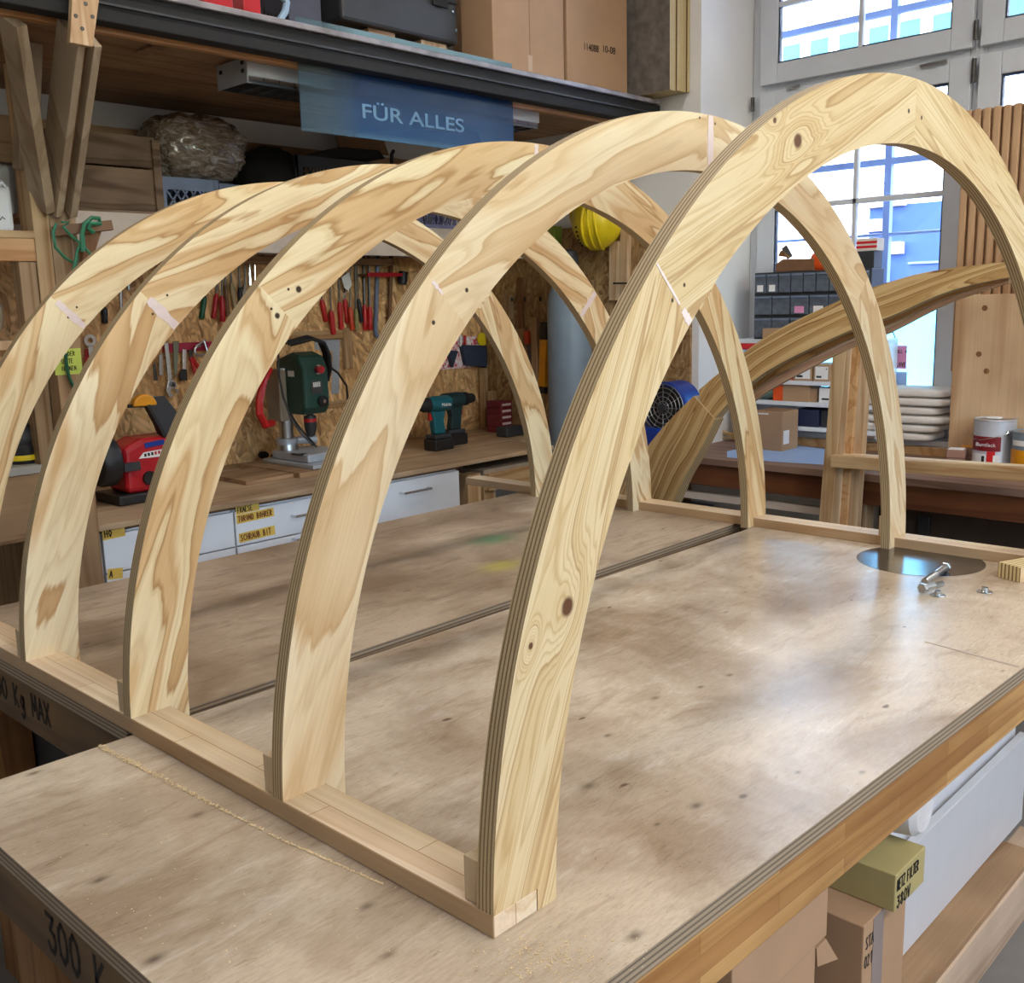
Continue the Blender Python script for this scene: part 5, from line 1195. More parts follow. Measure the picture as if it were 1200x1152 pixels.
MB().box(.59,.618,2.561,3.1,FL,zs2-.1).build('side_panel',M_['dullpine_z'],LU)
m_=M_['canwhite']
cn=thing('canister',P(0,262,Y=2.6),'white canister with pen mark on the top board of the left shelf','canister')
xcan=P(-14,250,Y=2.6).x; MB().box(xcan-.06,P(10,250,Y=2.6).x,2.56,2.66,zs1+.0005,zs1+.13).build('body',M_['white'],cn,.012)
MB().tube([P(-6,222,Y=2.6),P(2,214,Y=2.6),P(8,222,Y=2.6)],.008,8).build('handle',M_['white'],cn,0,True)
MB().tube([P(0,258,Y=2.5585),P(3,254,Y=2.5585),P(6,257,Y=2.5585)],.0015,4).build('pen_mark',M_['ink'],cn)
wm,t,b=nt('wrapped_cream_parcel'); n_=noise(t,coords(t),18,4,.6,1); t.links.new(ramp(t,n_,[(.3,srgb(150,134,112)),(.7,srgb(196,184,164))]),b.inputs['Base Color']); b.inputs['Roughness'].default_value=.3; bump(t,b,n_,.6,.01); M_['parcelp']=wm
z_a=P(20,393,Y=2.55).z
o=blob((.30,2.72,zs2+.0005+.075),.26,.17,.075,11,.035,'wrapped_parcel',M_['parcelp'],44,20,4); tag(o,'lower cream wrapped parcel on the middle board of the left shelf','parcel')
o=blob((.30,2.74,zs2+.155+.038),.25,.16,.037,12,.03,'wrapped_parcel',M_['parcelp'],44,20,4); tag(o,'flatter cream wrapped parcel lying on top on the left shelf','parcel')
hc2=P(26,522,Y=2.60); hl=thing('tape_reel',hc2,'black and yellow banded lamp on the lower board of the left shelf','lamp')
MB().lathe([(.05,.0),(.055,.01),(.055,.05),(.045,.06)],(hc2.x,2.60,zs3+.0005),n=20).build('base',M_['black'],hl,0,35)
MB().lathe([(.056,.012),(.0565,.02),(.056,.028)],(hc2.x,2.60,zs3),n=20).build('band',M_['yellow'],hl)
MB().lathe([(.046,.0605),(.05,.07),(.044,.10),(.02,.125)],(hc2.x,2.60,zs3),n=20).build('dome',M_['char'],hl,0,True)
hl.name='work_lamp'
bxp=P(40,548,Y=2.70); vb=thing('carton',(.56,2.72,zs3),'pale carton with violet print behind the black and yellow lamp','box')
xb=P(42,510,Y=2.62).x; MB().box(xb,.585,2.65,2.85,zs3+.0005,zs3+.24).build('body',M_['greywood'],vb,.002)
MB().box(xb+.045,.583,2.6492,2.6497,zs3+.075,zs3+.145).build('violet_print',M_['violet'],vb)
MB().box(xb+.05,.583,2.6492,2.6497,zs3+.03,zs3+.045).build('orange_print',M_['orange'],vb)

# ================================================================== WINDOW BENCH
WB=thing('window_bench',(3.25,.6,FL),'long bench under the window with red brown fascia','bench')
MB().box(2.96,3.53,-.9,2.18,-.028,0).build('top',M_['benchtop2'],WB,.002)
MB().box(2.975,3.0,-.9,2.18,-.12,-.0285).build('fascia',M_['fascia'],WB,.002)
MB().box(3.531,3.552,-.9+.79,1.865,-.028,.034).build('upstand',M_['sprucegold'],WB,.002)
MB().box(3.228,3.246,-.89,1.0,FL,-.03).build('back_panel',plain('shade_brown_sheet',srgb(74,60,50),.7),WB)  # dark sheet added over the wall, paints the shade below the bench
for y in(-.5,.95,2.05): MB().box(3.0,3.07,y,y+.07,FL,-.1205).build('leg',M_['dullpine_z'],WB,.002)
MB().box(3.01,3.24,1.03,2.15,-.46,-.44).build('lower_shelf',M_['dullpine_x'],WB,.002)
MB().box(3.001,3.03,1.03,2.05,-.19,-.16).build('lower_rail',M_['paleply'],WB)
gb=P(905,604,X=3.06); o=MB().box(3.05,3.2,gb.y-.09,gb.y+.12,-.4395,-.33).build('green_case',M_['greencase'],None,.005); tag(o,'bright green case on the low shelf under the window bench','case')
o=MB().box(3.05,3.2,1.75,1.95,-.4395,-.25).build('storage_box',M_['greyblue'],None,.005); tag(o,'blue grey box on the low shelf under the window bench','box')
so=P(1085,612,X=XW-.01); o=MB().box(XW-.035,XW-.001,so.y-.025,so.y+.025,so.z-.05,so.z+.03).build('wall_socket',M_['char'],None,.006); tag(o,'dark wall socket box below the window bench','socket')
# blue paper and bits on the bench
pp=[P(u,v,Z=.0008) for u,v in((852,529),(890,521),(925,521),(972,527),(972,545),(905,541),(852,536))]
o=MB().prism(pp,(0,0,.0006)).build('paper_sheet',M_['bluepaper'],None); tag(o,'paper sheet on the window bench, blue window reflection in its colour','paper')
wcn=P(853,508,Z=.03); wi=MB()
for k in range(3): wi.tube([(wcn.x+.05*math.cos(j*.6),wcn.y+.09*math.sin(j*.6)*(1-.2*k),.004+.02*k+.012*math.sin(j*1.3+k)) for j in range(11)],.004,6)
o=wi.build('wire_coil',plain('brass_wire',srgb(170,140,90),.4,.6),None,0,True); tag(o,'loose coil of brassy wire on the window bench','wire')
# paint can
def tin(c,r,h,label,body,bandm=None):
    T=thing('paint_can',(c.x,c.y,.0006),label,'can')
    MB().lathe([(r,0),(r+.0015,.002),(r,.005),(r,h-.006),(r+.002,h-.003),(r+.001,h),(r-.006,h),(r-.008,h-.004)],(c.x,c.y,.0006),n=40).build('body',body,T,0,30)
    MB().lathe([(r-.009,h-.0045),(r-.02,h-.002)],(c.x,c.y,.0006),n=40).build('lid',M_['steel'],T)
    return T
def arc(mb,c,r,a0,a1,z0,z1,n=16,th=.0006):
    A=[]
    for k in range(n+1):
        a=R(a0+(a1-a0)*k/n); A.append(V((c.x+r*math.cos(a),c.y+r*math.sin(a),0)))
    for p,q in zip(A,A[1:]): mb.prism([p+Z_*z0,q+Z_*z0,q+Z_*z1,p+Z_*z1],((p+q)/2-V((c.x,c.y,0))).normalized()*th)
cc=P(1165,537,Z=0); cc=V((3.40,P(1165,520,X=3.40).y,0)); r_=(P(1139,510,X=3.40).y-P(1191,510,X=3.40).y)/2*.93; h_=P(1165,489,X=3.40).z-.004
T1=tin(cc,r_,h_,'white paint can with dark red label on the window bench',M_['canwhite'])
ang=math.degrees(math.atan2(CAM.y-cc.y,CAM.x-cc.x))
lb=MB(); arc(lb,cc,r_+.0004,ang-78,ang+18,h_*.36,h_*.66); lb.build('label',M_['canred'],T1)
lb=MB(); arc(lb,cc,r_+.0004,ang-18,ang+4,h_*.03,h_*.358); lb.build('label_foot',M_['canbright'],T1)
lb=MB(); arc(lb,cc,r_+.0012,ang-70,ang-20,h_*.06,h_*.30); lb.build('label_panel',M_['paper'],T1)
lb=MB(); arc(lb,cc,r_+.0012,ang-1,ang+16,h_*.05,h_*.28,6); lb.build('label_panel',M_['ylabel'] if False else M_['paper'],T1)
lb=MB(); arc(lb,cc,r_+.0022,ang-32,ang-24,h_*.12,h_*.26,4); lb.build('symbol',M_['ink'],T1)
wpos=V((cc.x+(r_+.002)*math.cos(R(ang-22)),cc.y+(r_+.002)*math.sin(R(ang-22)),h_*.46)); tdir=V((-math.sin(R(ang-22)),math.cos(R(ang-22)),0))
textmesh('label_lettering','Buntlack',M_['paper'],wpos-tdir*.0375,tdir,(0,0,1),.02,T1,width=.075)
lug=V((cc.x+(r_+.001)*math.cos(R(ang+35)),cc.y+(r_+.001)*math.sin(R(ang+35)),h_*.75)); MB().lathe([(.009,0),(.008,.004),(.004,.007)],lug,(math.cos(R(ang+35)),math.sin(R(ang+35)),0),14).build('handle_lug',M_['zinc'],T1,0,True)
hp=[]
for k in range(15):
    a=R(ang+35-180*k/14); hp.append(V((cc.x+(r_+.008)*math.cos(a),cc.y+(r_+.008)*math.sin(a),h_*.75-.03*math.sin(math.pi*k/14))))
MB().tube(hp,.0014,6).build('wire_handle',M_['zinc'],T1,0,True)
MB().box(cc.x-.02,cc.x+.02,cc.y-.02,cc.y+.03,h_-.0005,h_+.006).build('lid_blob',M_['paper'],T1,.004)
c2=V((3.36,P(1212,520,X=3.36).y,0)); T2=tin(c2,.075,.15,'second tin with yellow band at the right edge of the window bench',M_['cylgrey'])
lb=MB(); arc(lb,c2,.0755,ang-90,ang+60,.008,.085); lb.build('label',M_['amber'],T2)
lb=MB(); arc(lb,c2,.0755,ang-70,ang-20,.10,.12,6); lb.build('print_mark',M_['paper'],T2)
# abrasive blocks
M_['brick']=plain('reddish_brown_block',srgb(150,112,96),.8,var=.12)
for (u0,u1,zk,dx,lab) in((1107,1129,0,0,'lower front reddish block beside the paint can'),(1107,1130,1,.004,'upper front reddish block beside the paint can'),(1122,1140,0,.09,'lower block behind, touching the paint can'),(1122,1141,1,.09,'upper block behind with orange wrapper')):
    xx=3.31+dx; ya=P(u0,515,X=xx).y; yb=P(u1,515,X=xx).y
    ob2=MB().obox((xx+.03,(ya+yb)/2,.0165+.0325*zk),.075,abs(ya-yb)*.9,.031,(0,0,14)).build('abrasive_block',M_['brick'],None,.003); tag(ob2,lab,'block','reddish blocks by the paint can')
    if zk==1: MB().obox((xx+.03,(ya+yb)/2,.0165+.0325*zk+.0164),.06,abs(ya-yb)*.75,.0012,(0,0,14)).build('top_wrapper',M_['paper'] if dx<.05 else M_['amber'],ob2)
# wrapped cream parcels on the sill
names_=('lowest','second','third','fourth','fifth','topmost')
zc_=[.0588+k*.0365 for k in range(6)]
for k in range(6):
    yl=1.28-.0; yr_=P(1094+ (16 if k in(2,4,5) else -2 if k==0 else 6),500,X=3.5).y
    o=blob((3.585+.004*(k%2),(yl+yr_)/2,zc_[k]+.018),.11-.006*(k==0),abs(yl-yr_)/2,.0185,20+k,.012,'paper_parcel',M_['parcel'],48,18,5); tag(o,'%s cream paper parcel of the stack on the window sill'%names_[k],'parcel','cream parcels on the sill')
# pink note and sheet in the window
a=P(1047,432,X=3.655);c=P(1063,405,X=3.655)
pn=MB().box(3.655,3.656,c.y,a.y,a.z,c.z).build('pink_note',M_['pink'],None); tag(pn,'pink handwritten note on the frosted window','note')
strokes('ALL 4',(3.6546,a.y-.012,c.z-.032),(0,-1,0),Z_,.014,.5,.15,.16,(-1,0,0)).build('marker_writing',M_['ink'],pn); strokes('LOVE',(3.6546,a.y-.012,a.z+.01),(0,-1,0),Z_,.017,.5,.15,.16,(-1,0,0)).build('marker_writing',M_['ink'],pn)
a=P(1043,430,X=3.658);c=P(1050,407,X=3.658); o=MB().box(3.657,3.659,P(1051,420,X=3.658).y,a.y,a.z,c.z).build('dark_card',M_['black'],None); tag(o,'dark card beside the pink note on the window','card')
a=P(1040,470,X=3.66);c=P(1063,436,X=3.66); o=MB().box(3.659,3.661,c.y,a.y,a.z,c.z).build('paper_sheet',M_['bluepaper'],None); tag(o,'pale sheet below the pink note on the window','paper')
rg=[P(1040+9*math.cos(k*.7),396+9*math.sin(k*.7),X=3.66) for k in range(9)]; o=MB().tube(rg,.003,6,0,True).build('wire_ring',M_['steel'],None,0,True); tag(o,'thin wire ring on the window above the pink note','ring')

# ------------------------------------------------------------------ shelf rack in the window niche
RK=thing('shelf_rack',(3.6,1.45,.06),'white shelf rack in the window niche full of small cartons','shelf')
RX=3.46
zsh=[P(950,v,X=RX).z for v in(398,447,472,501)]
yA=1.82; yB_=1.12
for z in zsh: MB().box(RX,3.633,yB_,yA,z-.018,z).build('shelf_board',M_['white'],RK,.002)
for y in(yB_,yA-.016): MB().box(RX+.01,3.633,y,y+.016,.0588,zsh[0]-.0185).build('side_panel',M_['white'],RK,.001)
def rb(name,u0,u1,k,h,mt,label,cat,dx=.015,dep=.12,lab=None,grp='cartons in the window rack'):
    y0=P(u1,450,X=RX+dx).y;y1=P(u0,450,X=RX+dx).y; z=zsh[k]+.0004
    o=MB().box(RX+dx,RX+dx+dep,y0,y1,z,z+h).build(name,mt,None,.002); tag(o,label,cat,grp)
    if lab: 
        L=MB().box(RX+dx-.0006,RX+dx-.0001,y0+.008,y1-.008,z+h*.12,z+h*.85).build('label_print',M_['paper'],o)
        MB().box(RX+dx-.0011,RX+dx-.0007,(y0+y1)/2,y1-.014,z+h*.2,z+h*.32).build('barcode',M_['ink'],L); MB().box(RX+dx-.0011,RX+dx-.0007,y0+.012,y0+.018,z+h*.68,z+h*.76).build('print_mark',M_['ink'],L)
    return o
rb('carton',930,951,1,.075,M_['card'],'carton with white label, left on the upper rack board','box',lab=1)
rb('carton',953,972,1,.075,M_['card'],'carton with white label, right on the upper rack board','box',lab=1)
rb('carton',919,929,1,.05,M_['orange'],'small orange carton end left of the labelled cartons','box',.03)
rb('carton',973,983,1,.075,M_['card2'],'dark carton behind the timber frame on the upper rack board','box',.03)
rb('carton',917,948,2,.075,M_['card'],'plain brown carton in the middle of the rack','box')
rb('carton',949,958,2,.06,M_['card'],'small brown carton beside the plain brown one','box',.03)
rb('carton',960,984,2,.065,M_['paper'],'white carton with green edge in the rack','box',lab=1)
o=rb('orange_roll',906,918,2,.07,M_['orange'],'orange roll end left of the plain brown carton','roll')
o=blob((RX+.07,P(893,460,X=RX).y,zsh[2]+.03),.06,.075,.028,31,.1,'green_bag',plain('grey_green_bag',srgb(90,112,104),.5),24,14,2.2); tag(o,'grey green bag at the left of the rack','bag')
rb('plastic_box',931,960,3,.075,M_['navy'],'navy plastic box with white mark low in the rack','box')
rb('plastic_box',963,985,3,.075,M_['char'],'dark box right of the navy one, low in the rack','box',.03)
rb('carton',1000,1030,3,.04,M_['parcel'],'pale carton behind the second arch, low in the rack','box',.03)
bgx=P(905,513,X=3.30); y0=P(917,500,X=3.30).y;y1=P(884,500,X=3.30).y
bgc=MB().box(3.30,3.44,y0,y1,.0006,P(900,482,X=3.30).z).build('carton',M_['card'],None,.003); tag(bgc,'big open brown carton on the window bench left of the timber frame','box')
MB().box(3.31,3.36,y0-.0006,y0-.0001,.03,.09).build('label_print',M_['paper'],bgc)
MB().box(3.305,3.435,y0+.005,y1-.005,P(900,482,X=3.30).z-.0,P(900,482,X=3.30).z+.001).build('opening',M_['card2'],bgc)
MB().box(3.2995,3.2999,(y0+y1)/2,(y0+y1)/2+.05,P(900,486,X=3.30).z,P(900,486,X=3.30).z+.006).build('tape',M_['paper'],bgc)
# red handled tool under the top board
o=MB().box(RX-.0,RX+.06,P(893,403,X=RX).y,P(866,403,X=RX).y,zsh[0]-.046,zsh[0]-.0185).build('red_clip_rail',M_['canbright'],None,.004); tag(o,'red rail clipped below the white top board of the rack','rail')
# small parts cabinet
CB=thing('parts_cabinet',(3.55,1.45,zsh[0]),'grey small parts cabinet with clear drawers before the window','cabinet')
CX=3.47; cy1=P(882,380,X=CX).y; cy0=1.18; cz0=zsh[0]+.0005; cz1=P(930,318,X=CX).z
MB().box(CX+.012,3.60,cy0,cy1,cz0,cz1).build('case',M_['char'],CB,.002)
M_['bin']=plain('clear_grey_bin',srgb(96,104,116),.2,var=.25,sc=25)
rows=[(cz1-(cz1-cz0)*.005,.30,9),(cz1-(cz1-cz0)*.33,.30,6),(cz1-(cz1-cz0)*.66,.32,6)]
H_=cz1-cz0; cnt=0
for ri,(zt4,hf,nc) in enumerate(rows):
    w=(cy1-cy0-.01)/nc
    for k in range(nc):
        ya=cy1-.005-k*w; z0=zt4-hf*H_
        D=MB().box(CX,CX+.0115,ya-w+.003,ya-.003,z0,zt4-.006).build('drawer',M_['bin'],CB,.002)
        MB().box(CX-.006,CX-.0003,ya-w+.006,ya-.006,zt4-.016,zt4-.009).build('lip',M_['greyblue'],D)
        if (ri,k) in((0,0),(0,1),(1,2),(1,3)): MB().box(CX-.0012,CX-.0003,ya-w*.75,ya-w*.25,z0+.006,z0+.035).build('label',M_['paper'] if (ri,k)!=(1,2) else M_['pink'],D)
cbx=quickbox('carton',M_['card'],(RX+.002-.05,CX-.008,P(940,385,X=RX).y,P(900,385,X=RX).y,zsh[0]+.0005,zsh[0]+.05)); tag(cbx,'low brown carton in front of the parts cabinet','box')
# wooden plane, orange bag, striped box on the cabinet
CT=cz1+.0005
hp_=thing('hand_plane',(3.53,P(930,305,X=3.5).y,CT),'wooden hand plane lying on the parts cabinet','plane')
ya=P(909,305,X=3.5).y; yb=P(953,305,X=3.5).y; z1=P(930,303,X=3.5).z
hp0=MB().prism([(3.5,ya,CT),(3.5,yb,CT),(3.5,yb,z1-.004),(3.5,ya-.03,z1),(3.5,ya,z1-.02)],(.05,0,0)).build('body',M_['brownwood'],hp_,.003)
MB().prism([P(911,300,X=3.51),P(915,293,X=3.51),P(925,302,X=3.51)],(.03,0,0)).build('wedge',M_['leg'],hp_,.002)
MB().beam(P(919,289,X=3.525),P(926,302,X=3.525),.03,.006,(1,0,0)).build('iron',M_['steel'],hp_)
o=blob((3.55,P(964,306,X=3.55).y,CT+.04),.04,.05,.045,41,.06,'orange_bag',M_['orange'],24,14,2.6); tag(o,'orange bag right of the wooden hand plane','bag')
k1_=MB().box(3.50,3.58,P(1024,310,X=3.5).y,P(1000,310,X=3.5).y,P(1015,332,X=3.5).z,P(1015,312,X=3.5).z).build('storage_box',M_['char'],None,.002); tag(k1_,'dark box with striped box on it behind the second arch leg','box')
k1_.location.z=CT; 
zt5=CT+(P(1015,312,X=3.5).z-P(1015,332,X=3.5).z)
sb=thing('striped_box',(3.54,P(1014,305,X=3.5).y,zt5),'red and cream striped box near the window muntin','box')
y0=P(1027,305,X=3.5).y;y1=P(1003,305,X=3.5).y
MB().box(3.5,3.57,y0,y1,zt5+.0005,zt5+.052).build('body',M_['parcel'],sb,.002)
for k in range(2): MB().box(3.4993,3.4998,y0,y1,zt5+.012+k*.018,zt5+.022+k*.018).build('stripe',M_['canbright'],sb)

# ------------------------------------------------------------------ panels right of the window bench
M_['flute']=wood('fluted_pine',(206,168,130),(176,134,96),'z',10,.5,.05)
FPn=thing('fluted_panel',(3.5,.5,0),'upright fluted pine panel standing high at the right window edge','panel')
yl=P(1127,200,X=3.50).y; ztp=P(1150,128,X=3.50).z
MB().box(3.505,3.525,WY0+.004,yl,P(1150,345,X=3.5).z-.3,ztp).build('backing',M_['flute'],FPn)
for k in range(25):
    y=yl-k*.036
    if y-.03<WY0: break
    MB().box(3.487,3.5045,y-.028,y-.002,P(1150,345,X=3.5).z-.3,ztp+.002).build('batten',M_['flute'],FPn,.004)
M_['kpanel']=wood('knotty_pine_panel',(212,178,140),(188,148,108),'z',7,.5,.06)
o=MB().box(3.455,3.478,WY0+.005,P(1117,420,X=3.46).y,.0006,P(1150,345,X=3.46).z).build('pine_panel',M_['kpanel'],None,.002); tag(o,'plain knotty pine panel leaning behind the paint can','panel')
kn=MB(); 
for(u,v) in((1154,361),(1147,415),(1156,435)): kn.lathe([(.011,0),(.009,.0006)],P(u,v,X=3.4549),(-1,0,0),12)
kn.build('knots',M_['leg'],o)

# ------------------------------------------------------------------ timber frame in front of the window bench
TF=thing('stud_frame',(2.86,.8,FL),'pale pine stud frame leaning against the window bench','wooden frame')
SXf=2.885
def stud(ut,ub,w,th,x,mt):
    t_=P(ut,402,X=x);b_2=P(ub,610,X=x); d=(b_2-t_); b_2=t_+d*((FL-t_.z)/d.z); MB().beam(b_2,t_,w,th,(1,0,0)).build('stud',mt,TF,.002)
stud(987,969,.05,.035,SXf+.0,M_['pine_z']); stud(996,981,.035,.05,SXf+.01,M_['pinepale_z'])
stud(1005,990,.035,.05,SXf+.02,M_['sprucegold']); stud(1014,1000,.045,.04,SXf+.03,M_['pinepale_z'])
rA=P(975,540,X=SXf-.04); rB=P(1215,557,X=SXf-.04)
MB().beam(rA+V((0,0,.0)),rB,.03,.045).build('rail',M_['pine_y'],TF,.002)
MB().beam(rA+V((.034,-.03,.006)),rB+V((.034,0,.006)),.03,.04).build('rail',M_['spruce_y'],TF,.002)
# ------------------------------------------------------------------ leaning laminated arch
LX=2.33
LA=thing('curved_rafter',(2.35,1.0,FL),'large curved laminated rafter leaning across the window bench','rafter')
M_['rafter']=ply_face('rafter_face',9,(204,176,128),(178,144,94),(138,102,60),8,(.9,12),(),(),4.0,.8,.2)
M_['rafter2']=ply_face('rafter_face_brown',10,(172,132,84),(150,108,64),(120,82,46),6,(.9,12))
M_['rafter3']=ply_face('rafter_face_pinkish',12,(206,172,148),(190,152,126),(160,122,98),5,(.9,12))
def strip(top,bot,name,x,th,mats,useg):
    mb=MB(); n=len(top); s=0
    for k in range(n-1):
        a,b3,c,d=top[k],top[k+1],bot[k+1],bot[k]; L=(b3-a).length; ha=(a-d).length; hb=(b3-c).length
        e=V((th,0,0))
        mb.face([d,c,b3,a],0,[(s,0),(s+L,0),(s+L,hb),(s,ha)]); mb.face([a+e,b3+e,c+e,d+e],0,[(s,ha),(s+L,hb),(s+L,0),(s,0)])
        mb.face([a,b3,b3+e,a+e],1,[(s,0),(s+L,0),(s+L,1),(s,1)]); mb.face([c,d,d+e,c+e],1,[(s+L,0),(s,0),(s,1),(s+L,1)])
        s+=L
    mb.face([top[0],top[0]+V((th,0,0)),bot[0]+V((th,0,0)),bot[0]],1,[(0,0),(0,1),(1,1),(1,0)]); mb.face([top[-1],bot[-1],bot[-1]+V((th,0,0)),top[-1]+V((th,0,0))],1,[(0,0),(1,0),(1,1),(0,1)])
    return mb.build(name,mats,LA,0)
def smooth_line(pts,n=30):
    P_=[V(p) for p in pts]; out=[]
    for k in range(len(P_)-1):
        p0=P_[max(k-1,0)];p1=P_[k];p2=P_[k+1];p3=P_[min(k+2,len(P_)-1)]
        for j in range(8):
            t=j/8; out.append(.5*((2*p1)+(p2-p0)*t+(2*p0-5*p1+4*p2-p3)*t*t+(3*p1-p0-3*p2+p3)*t**3))
    out.append(P_[-1]); return out
up_t=smooth_line([P(u,v,X=LX) for u,v in((819,457),(843,437),(900,393),(982,353),(1022,337),(1085,319),(1170,308),(1215,307))])
up_b=smooth_line([P(u,v,X=LX) for u,v in((825,507),(853,473),(900,434),(985,392),(1040,372),(1110,342),(1182,325),(1220,322))])
strip(up_t,up_b,'upper_segment',LX,.05,[M_['rafter'],M_['plyedge']],0)
def below(off,lift,x): 
    U=(866,900,985,1040,1110,1182); Vb=(462,434,392,372,342,325)
    return smooth_line([P(u,v+o*k_+lift,X=x) for (u,v,o) in zip(U,Vb,(1.1,1.15,1.0,.9,.65,.3)) for k_ in(off,)])
strip(below(-8,0,LX+.055),below(10,0,LX+.055),'rear_segment',LX+.055,.022,[M_['rafter2'],M_['plyedge']],0)
strip(below(2,0,LX+.082),below(21,0,LX+.082),'rear_segment',LX+.082,.022,[M_['rafter3'],M_['plyedge']],0)
lo_t=[P(u,v,X=LX-.006) for u,v in((813,464),(785,492),(759,523),(735,560),(722,590))]; lo_b=[P(u,v,X=LX-.006) for u,v in((838,492),(820,529),(803,558),(788,592),(776,620))]
for L_ in(lo_t,lo_b):
    d=L_[-1]-L_[-2]; L_.append(L_[-1]+V((0,d.y*.9,d.z*1.6))); q=L_[-1]; L_.append(V((q.x,q.y+.07,FL+.001)))
strip(smooth_line(lo_t),smooth_line(lo_b),'lower_segment',LX,.056,[M_['rafter'],M_['plyedge']],0)

# ================================================================== THINGS UNDER THE NEAR BENCH
def front(u0,v0,u1,v1,Yf): a=P(u0,v0,Y=Yf);c=P(u1,v1,Y=Yf); return a,c
UZ=FL+.1535
yn=-.095
a=P(1050,1028,Y=yn);c=P(1085,990,Y=yn);d=P(1048,1070,Y=yn)
nx0,nx1,nz1,nz0=a.x,c.x,(a.z+c.z)/2,d.z
NF=MB().box(nx0,nx1,yn,yn+.22,nz0,nz1).build('cardboard_box',M_['olivecard'],None,.002); tag(NF,'olive box marked NETZ FILTER 380V under the bench front','box')
w_=nx1-nx0
strokes('NETZ FILTER',(nx0+.006,yn-.0002,nz1-.030),X_,Z_,.019,.32,.10,.15,(0,-1,0)).build('marker_writing',M_['ink'],NF)
strokes('380V',(nx0+.008,yn-.0002,nz1-.062),X_,Z_,.021,.5,.16,.15,(0,-1,0)).build('marker_writing',M_['ink'],NF)
ya_=-.075; a=P(1013,1080,Y=ya_); c=P(1059,1110,Y=ya_)
S2=MB().box(a.x,c.x,ya_,ya_+.24,UZ,nz0-.0005).build('cardboard_box',M_['card'],None,.002); tag(S2,'upright brown carton carrying the olive box under the bench','box')
MB().box(a.x+.035,a.x+.075,ya_-.0007,ya_-.0002,UZ,nz0-.002).build('packing_tape',plain('grey_tape',srgb(140,126,120),.35),S2)
strokes('STA',(a.x+.008,ya_-.0003,nz0-.045),X_,Z_,.02,.4,.12,.12,(0,-1,0)).build('marker_writing',M_['char'],S2); strokes('021',(a.x+.006,ya_-.0003,nz0-.078),X_,Z_,.02,.4,.12,.12,(0,-1,0)).build('marker_writing',M_['char'],S2)
yb1=-.07; a=P(858,1140,Y=yb1);c=P(969,1096,Y=yb1)
l1=P(955,1140,Y=yb1+.012)
S3=MB().box(a.x,c.x,yb1,yb1+.25,c.z,-.113).build('cardboard_box',M_['card'],None,.002); tag(S3,'brown carton squeezed directly below the bench apron','box')
strokes('NJC',(P(903,1090,Y=yb1).x,yb1-.0002,-.150),X_,Z_,.03,.5,.2,.12,(0,-1,0)).build('marker_writing',M_['ink'],S3)
S4=MB().box(a.x-.02,l1.x,yb1+.012,yb1+.25,UZ,c.z-.0005).build('cardboard_box',M_['card'],None,.002); tag(S4,'larger brown carton at the bottom left below the bench','box')
fl=MB().prism([P(957,1112,Y=yb1+.02),P(968,1100,Y=yb1+.02),P(982,1124,Y=yb1+.02),P(958,1133,Y=yb1+.02)],(0,.004,0)).build('open_flap',M_['card'],S4)
# white panels and foam roll
yw=.055
a=P(1060,1126,Y=yw);c=P(1072,986,Y=yw)
WPn=MB().box(c.x-.25,NX1-.004,yw,yw+.02,UZ,P(1100,962,Y=yw).z).build('white_panel',plain('white_melamine',srgb(206,208,212),.4,var=.03),None,.002); tag(WPn,'large white panel standing on the lower shelf under the bench','panel')
W2=MB().box(c.x-.25,NX1-.004,yw+.03,yw+.05,UZ,-.1135).build('white_panel',plain('white_melamine_back',srgb(216,218,222),.4,var=.03),None,.002); tag(W2,'taller white panel behind the first one under the bench','panel')
rl=P(1045,968,Y=.0); RLx=P(1050,965,Y=-.03)
o=MB().lathe([(.035,0),(.045,.01),(.05,.05),(.05,.22),(.03,.24)],(RLx.x-.015,-.085,nz1+.052),(0,1,0),24).build('foam_roll',plain('white_foam',srgb(214,212,212),.7),None,0,True); tag(o,'white foam roll lying on the olive box under the bench','foam roll')
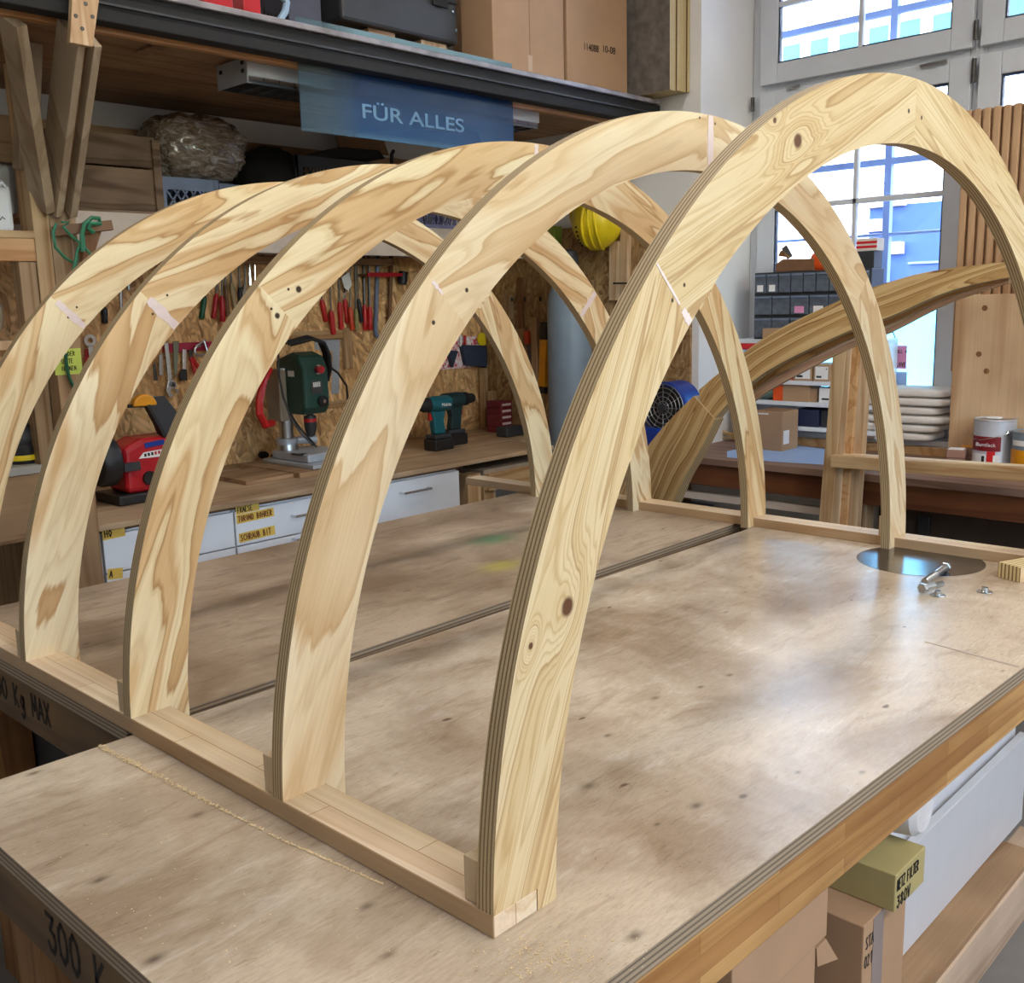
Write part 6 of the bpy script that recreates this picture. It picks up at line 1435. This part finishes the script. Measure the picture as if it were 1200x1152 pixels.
# things under the far bench, seen through the left gap
a=P(18,880,X=.12)
o=MB().box(.14,.5,P(62,880,X=.10).y-.0,P(24,880,X=.10).y+.05,-.5995,-.14).build('storage_box',M_['char'],None,.004); tag(o,'dark grey box on the shelf under the further bench','box')
o=MB().box(.14,.4,P(84,880,X=.08).y,P(78,880,X=.08).y+.012,-.5995,-.13).build('metal_sheet',M_['greyblue'],None,.002); tag(o,'thin grey sheet upright under the further bench','sheet')

# ================================================================== LIGHT
w=bpy.data.worlds.new('sky'); SC.world=w; w.use_nodes=True; t=w.node_tree
SKY=4.6
bg=t.nodes['Background']; sk=t.nodes.new('ShaderNodeTexSky'); sk.sky_type='NISHITA'; sk.sun_disc=False; sk.sun_elevation=R(38); sk.sun_rotation=R(60); sk.air_density=1.2; sk.dust_density=2.5
mxn=t.nodes.new('ShaderNodeMix'); mxn.data_type='RGBA'; mxn.inputs[0].default_value=.12; t.links.new(sk.outputs[0],mxn.inputs[6]); mxn.inputs[7].default_value=(1,1,1,1)
t.links.new(mxn.outputs[2],bg.inputs[0]); bg.inputs[1].default_value=SKY
def area(name,loc,rot,sx,sy,e,col):
    l=bpy.data.lights.new(name,'AREA'); l.shape='RECTANGLE'; l.size=sx; l.size_y=sy; l.energy=e; l.color=col
    o=bpy.data.objects.new(name,l); COL.objects.link(o); o.location=loc; o.rotation_euler=[R(a) for a in rot]; return o
warm=(1,.94,.87)
area('ceiling_lamp',(-.2,-2.6,2.85),(0,0,0),2.4,.12,110,warm)
area('ceiling_lamp',(2.0,-2.0,2.85),(0,0,0),.12,2.0,40,(1,.95,.88))
area('ceiling_lamp',(1.0,1.0,2.85),(0,0,0),2.0,.12,34,warm)
sl=bpy.data.lights.new('sun','SUN'); sl.energy=13; sl.angle=R(.6); sl.color=(1,.97,.92); so_=bpy.data.objects.new('sun',sl); COL.objects.link(so_)
so_.rotation_euler=V((math.cos(R(40)),-.12,-math.sin(R(40)))).to_track_quat('-Z','Y').to_euler()
SC.view_settings.view_transform='Standard'; SC.view_settings.look='None'; SC.view_settings.exposure=.0; SC.view_settings.gamma=1; SC.view_settings.use_curve_mapping=False
SC.cycles.use_denoising=True
SC.cycles.max_bounces=8; SC.cycles.transparent_max_bounces=12
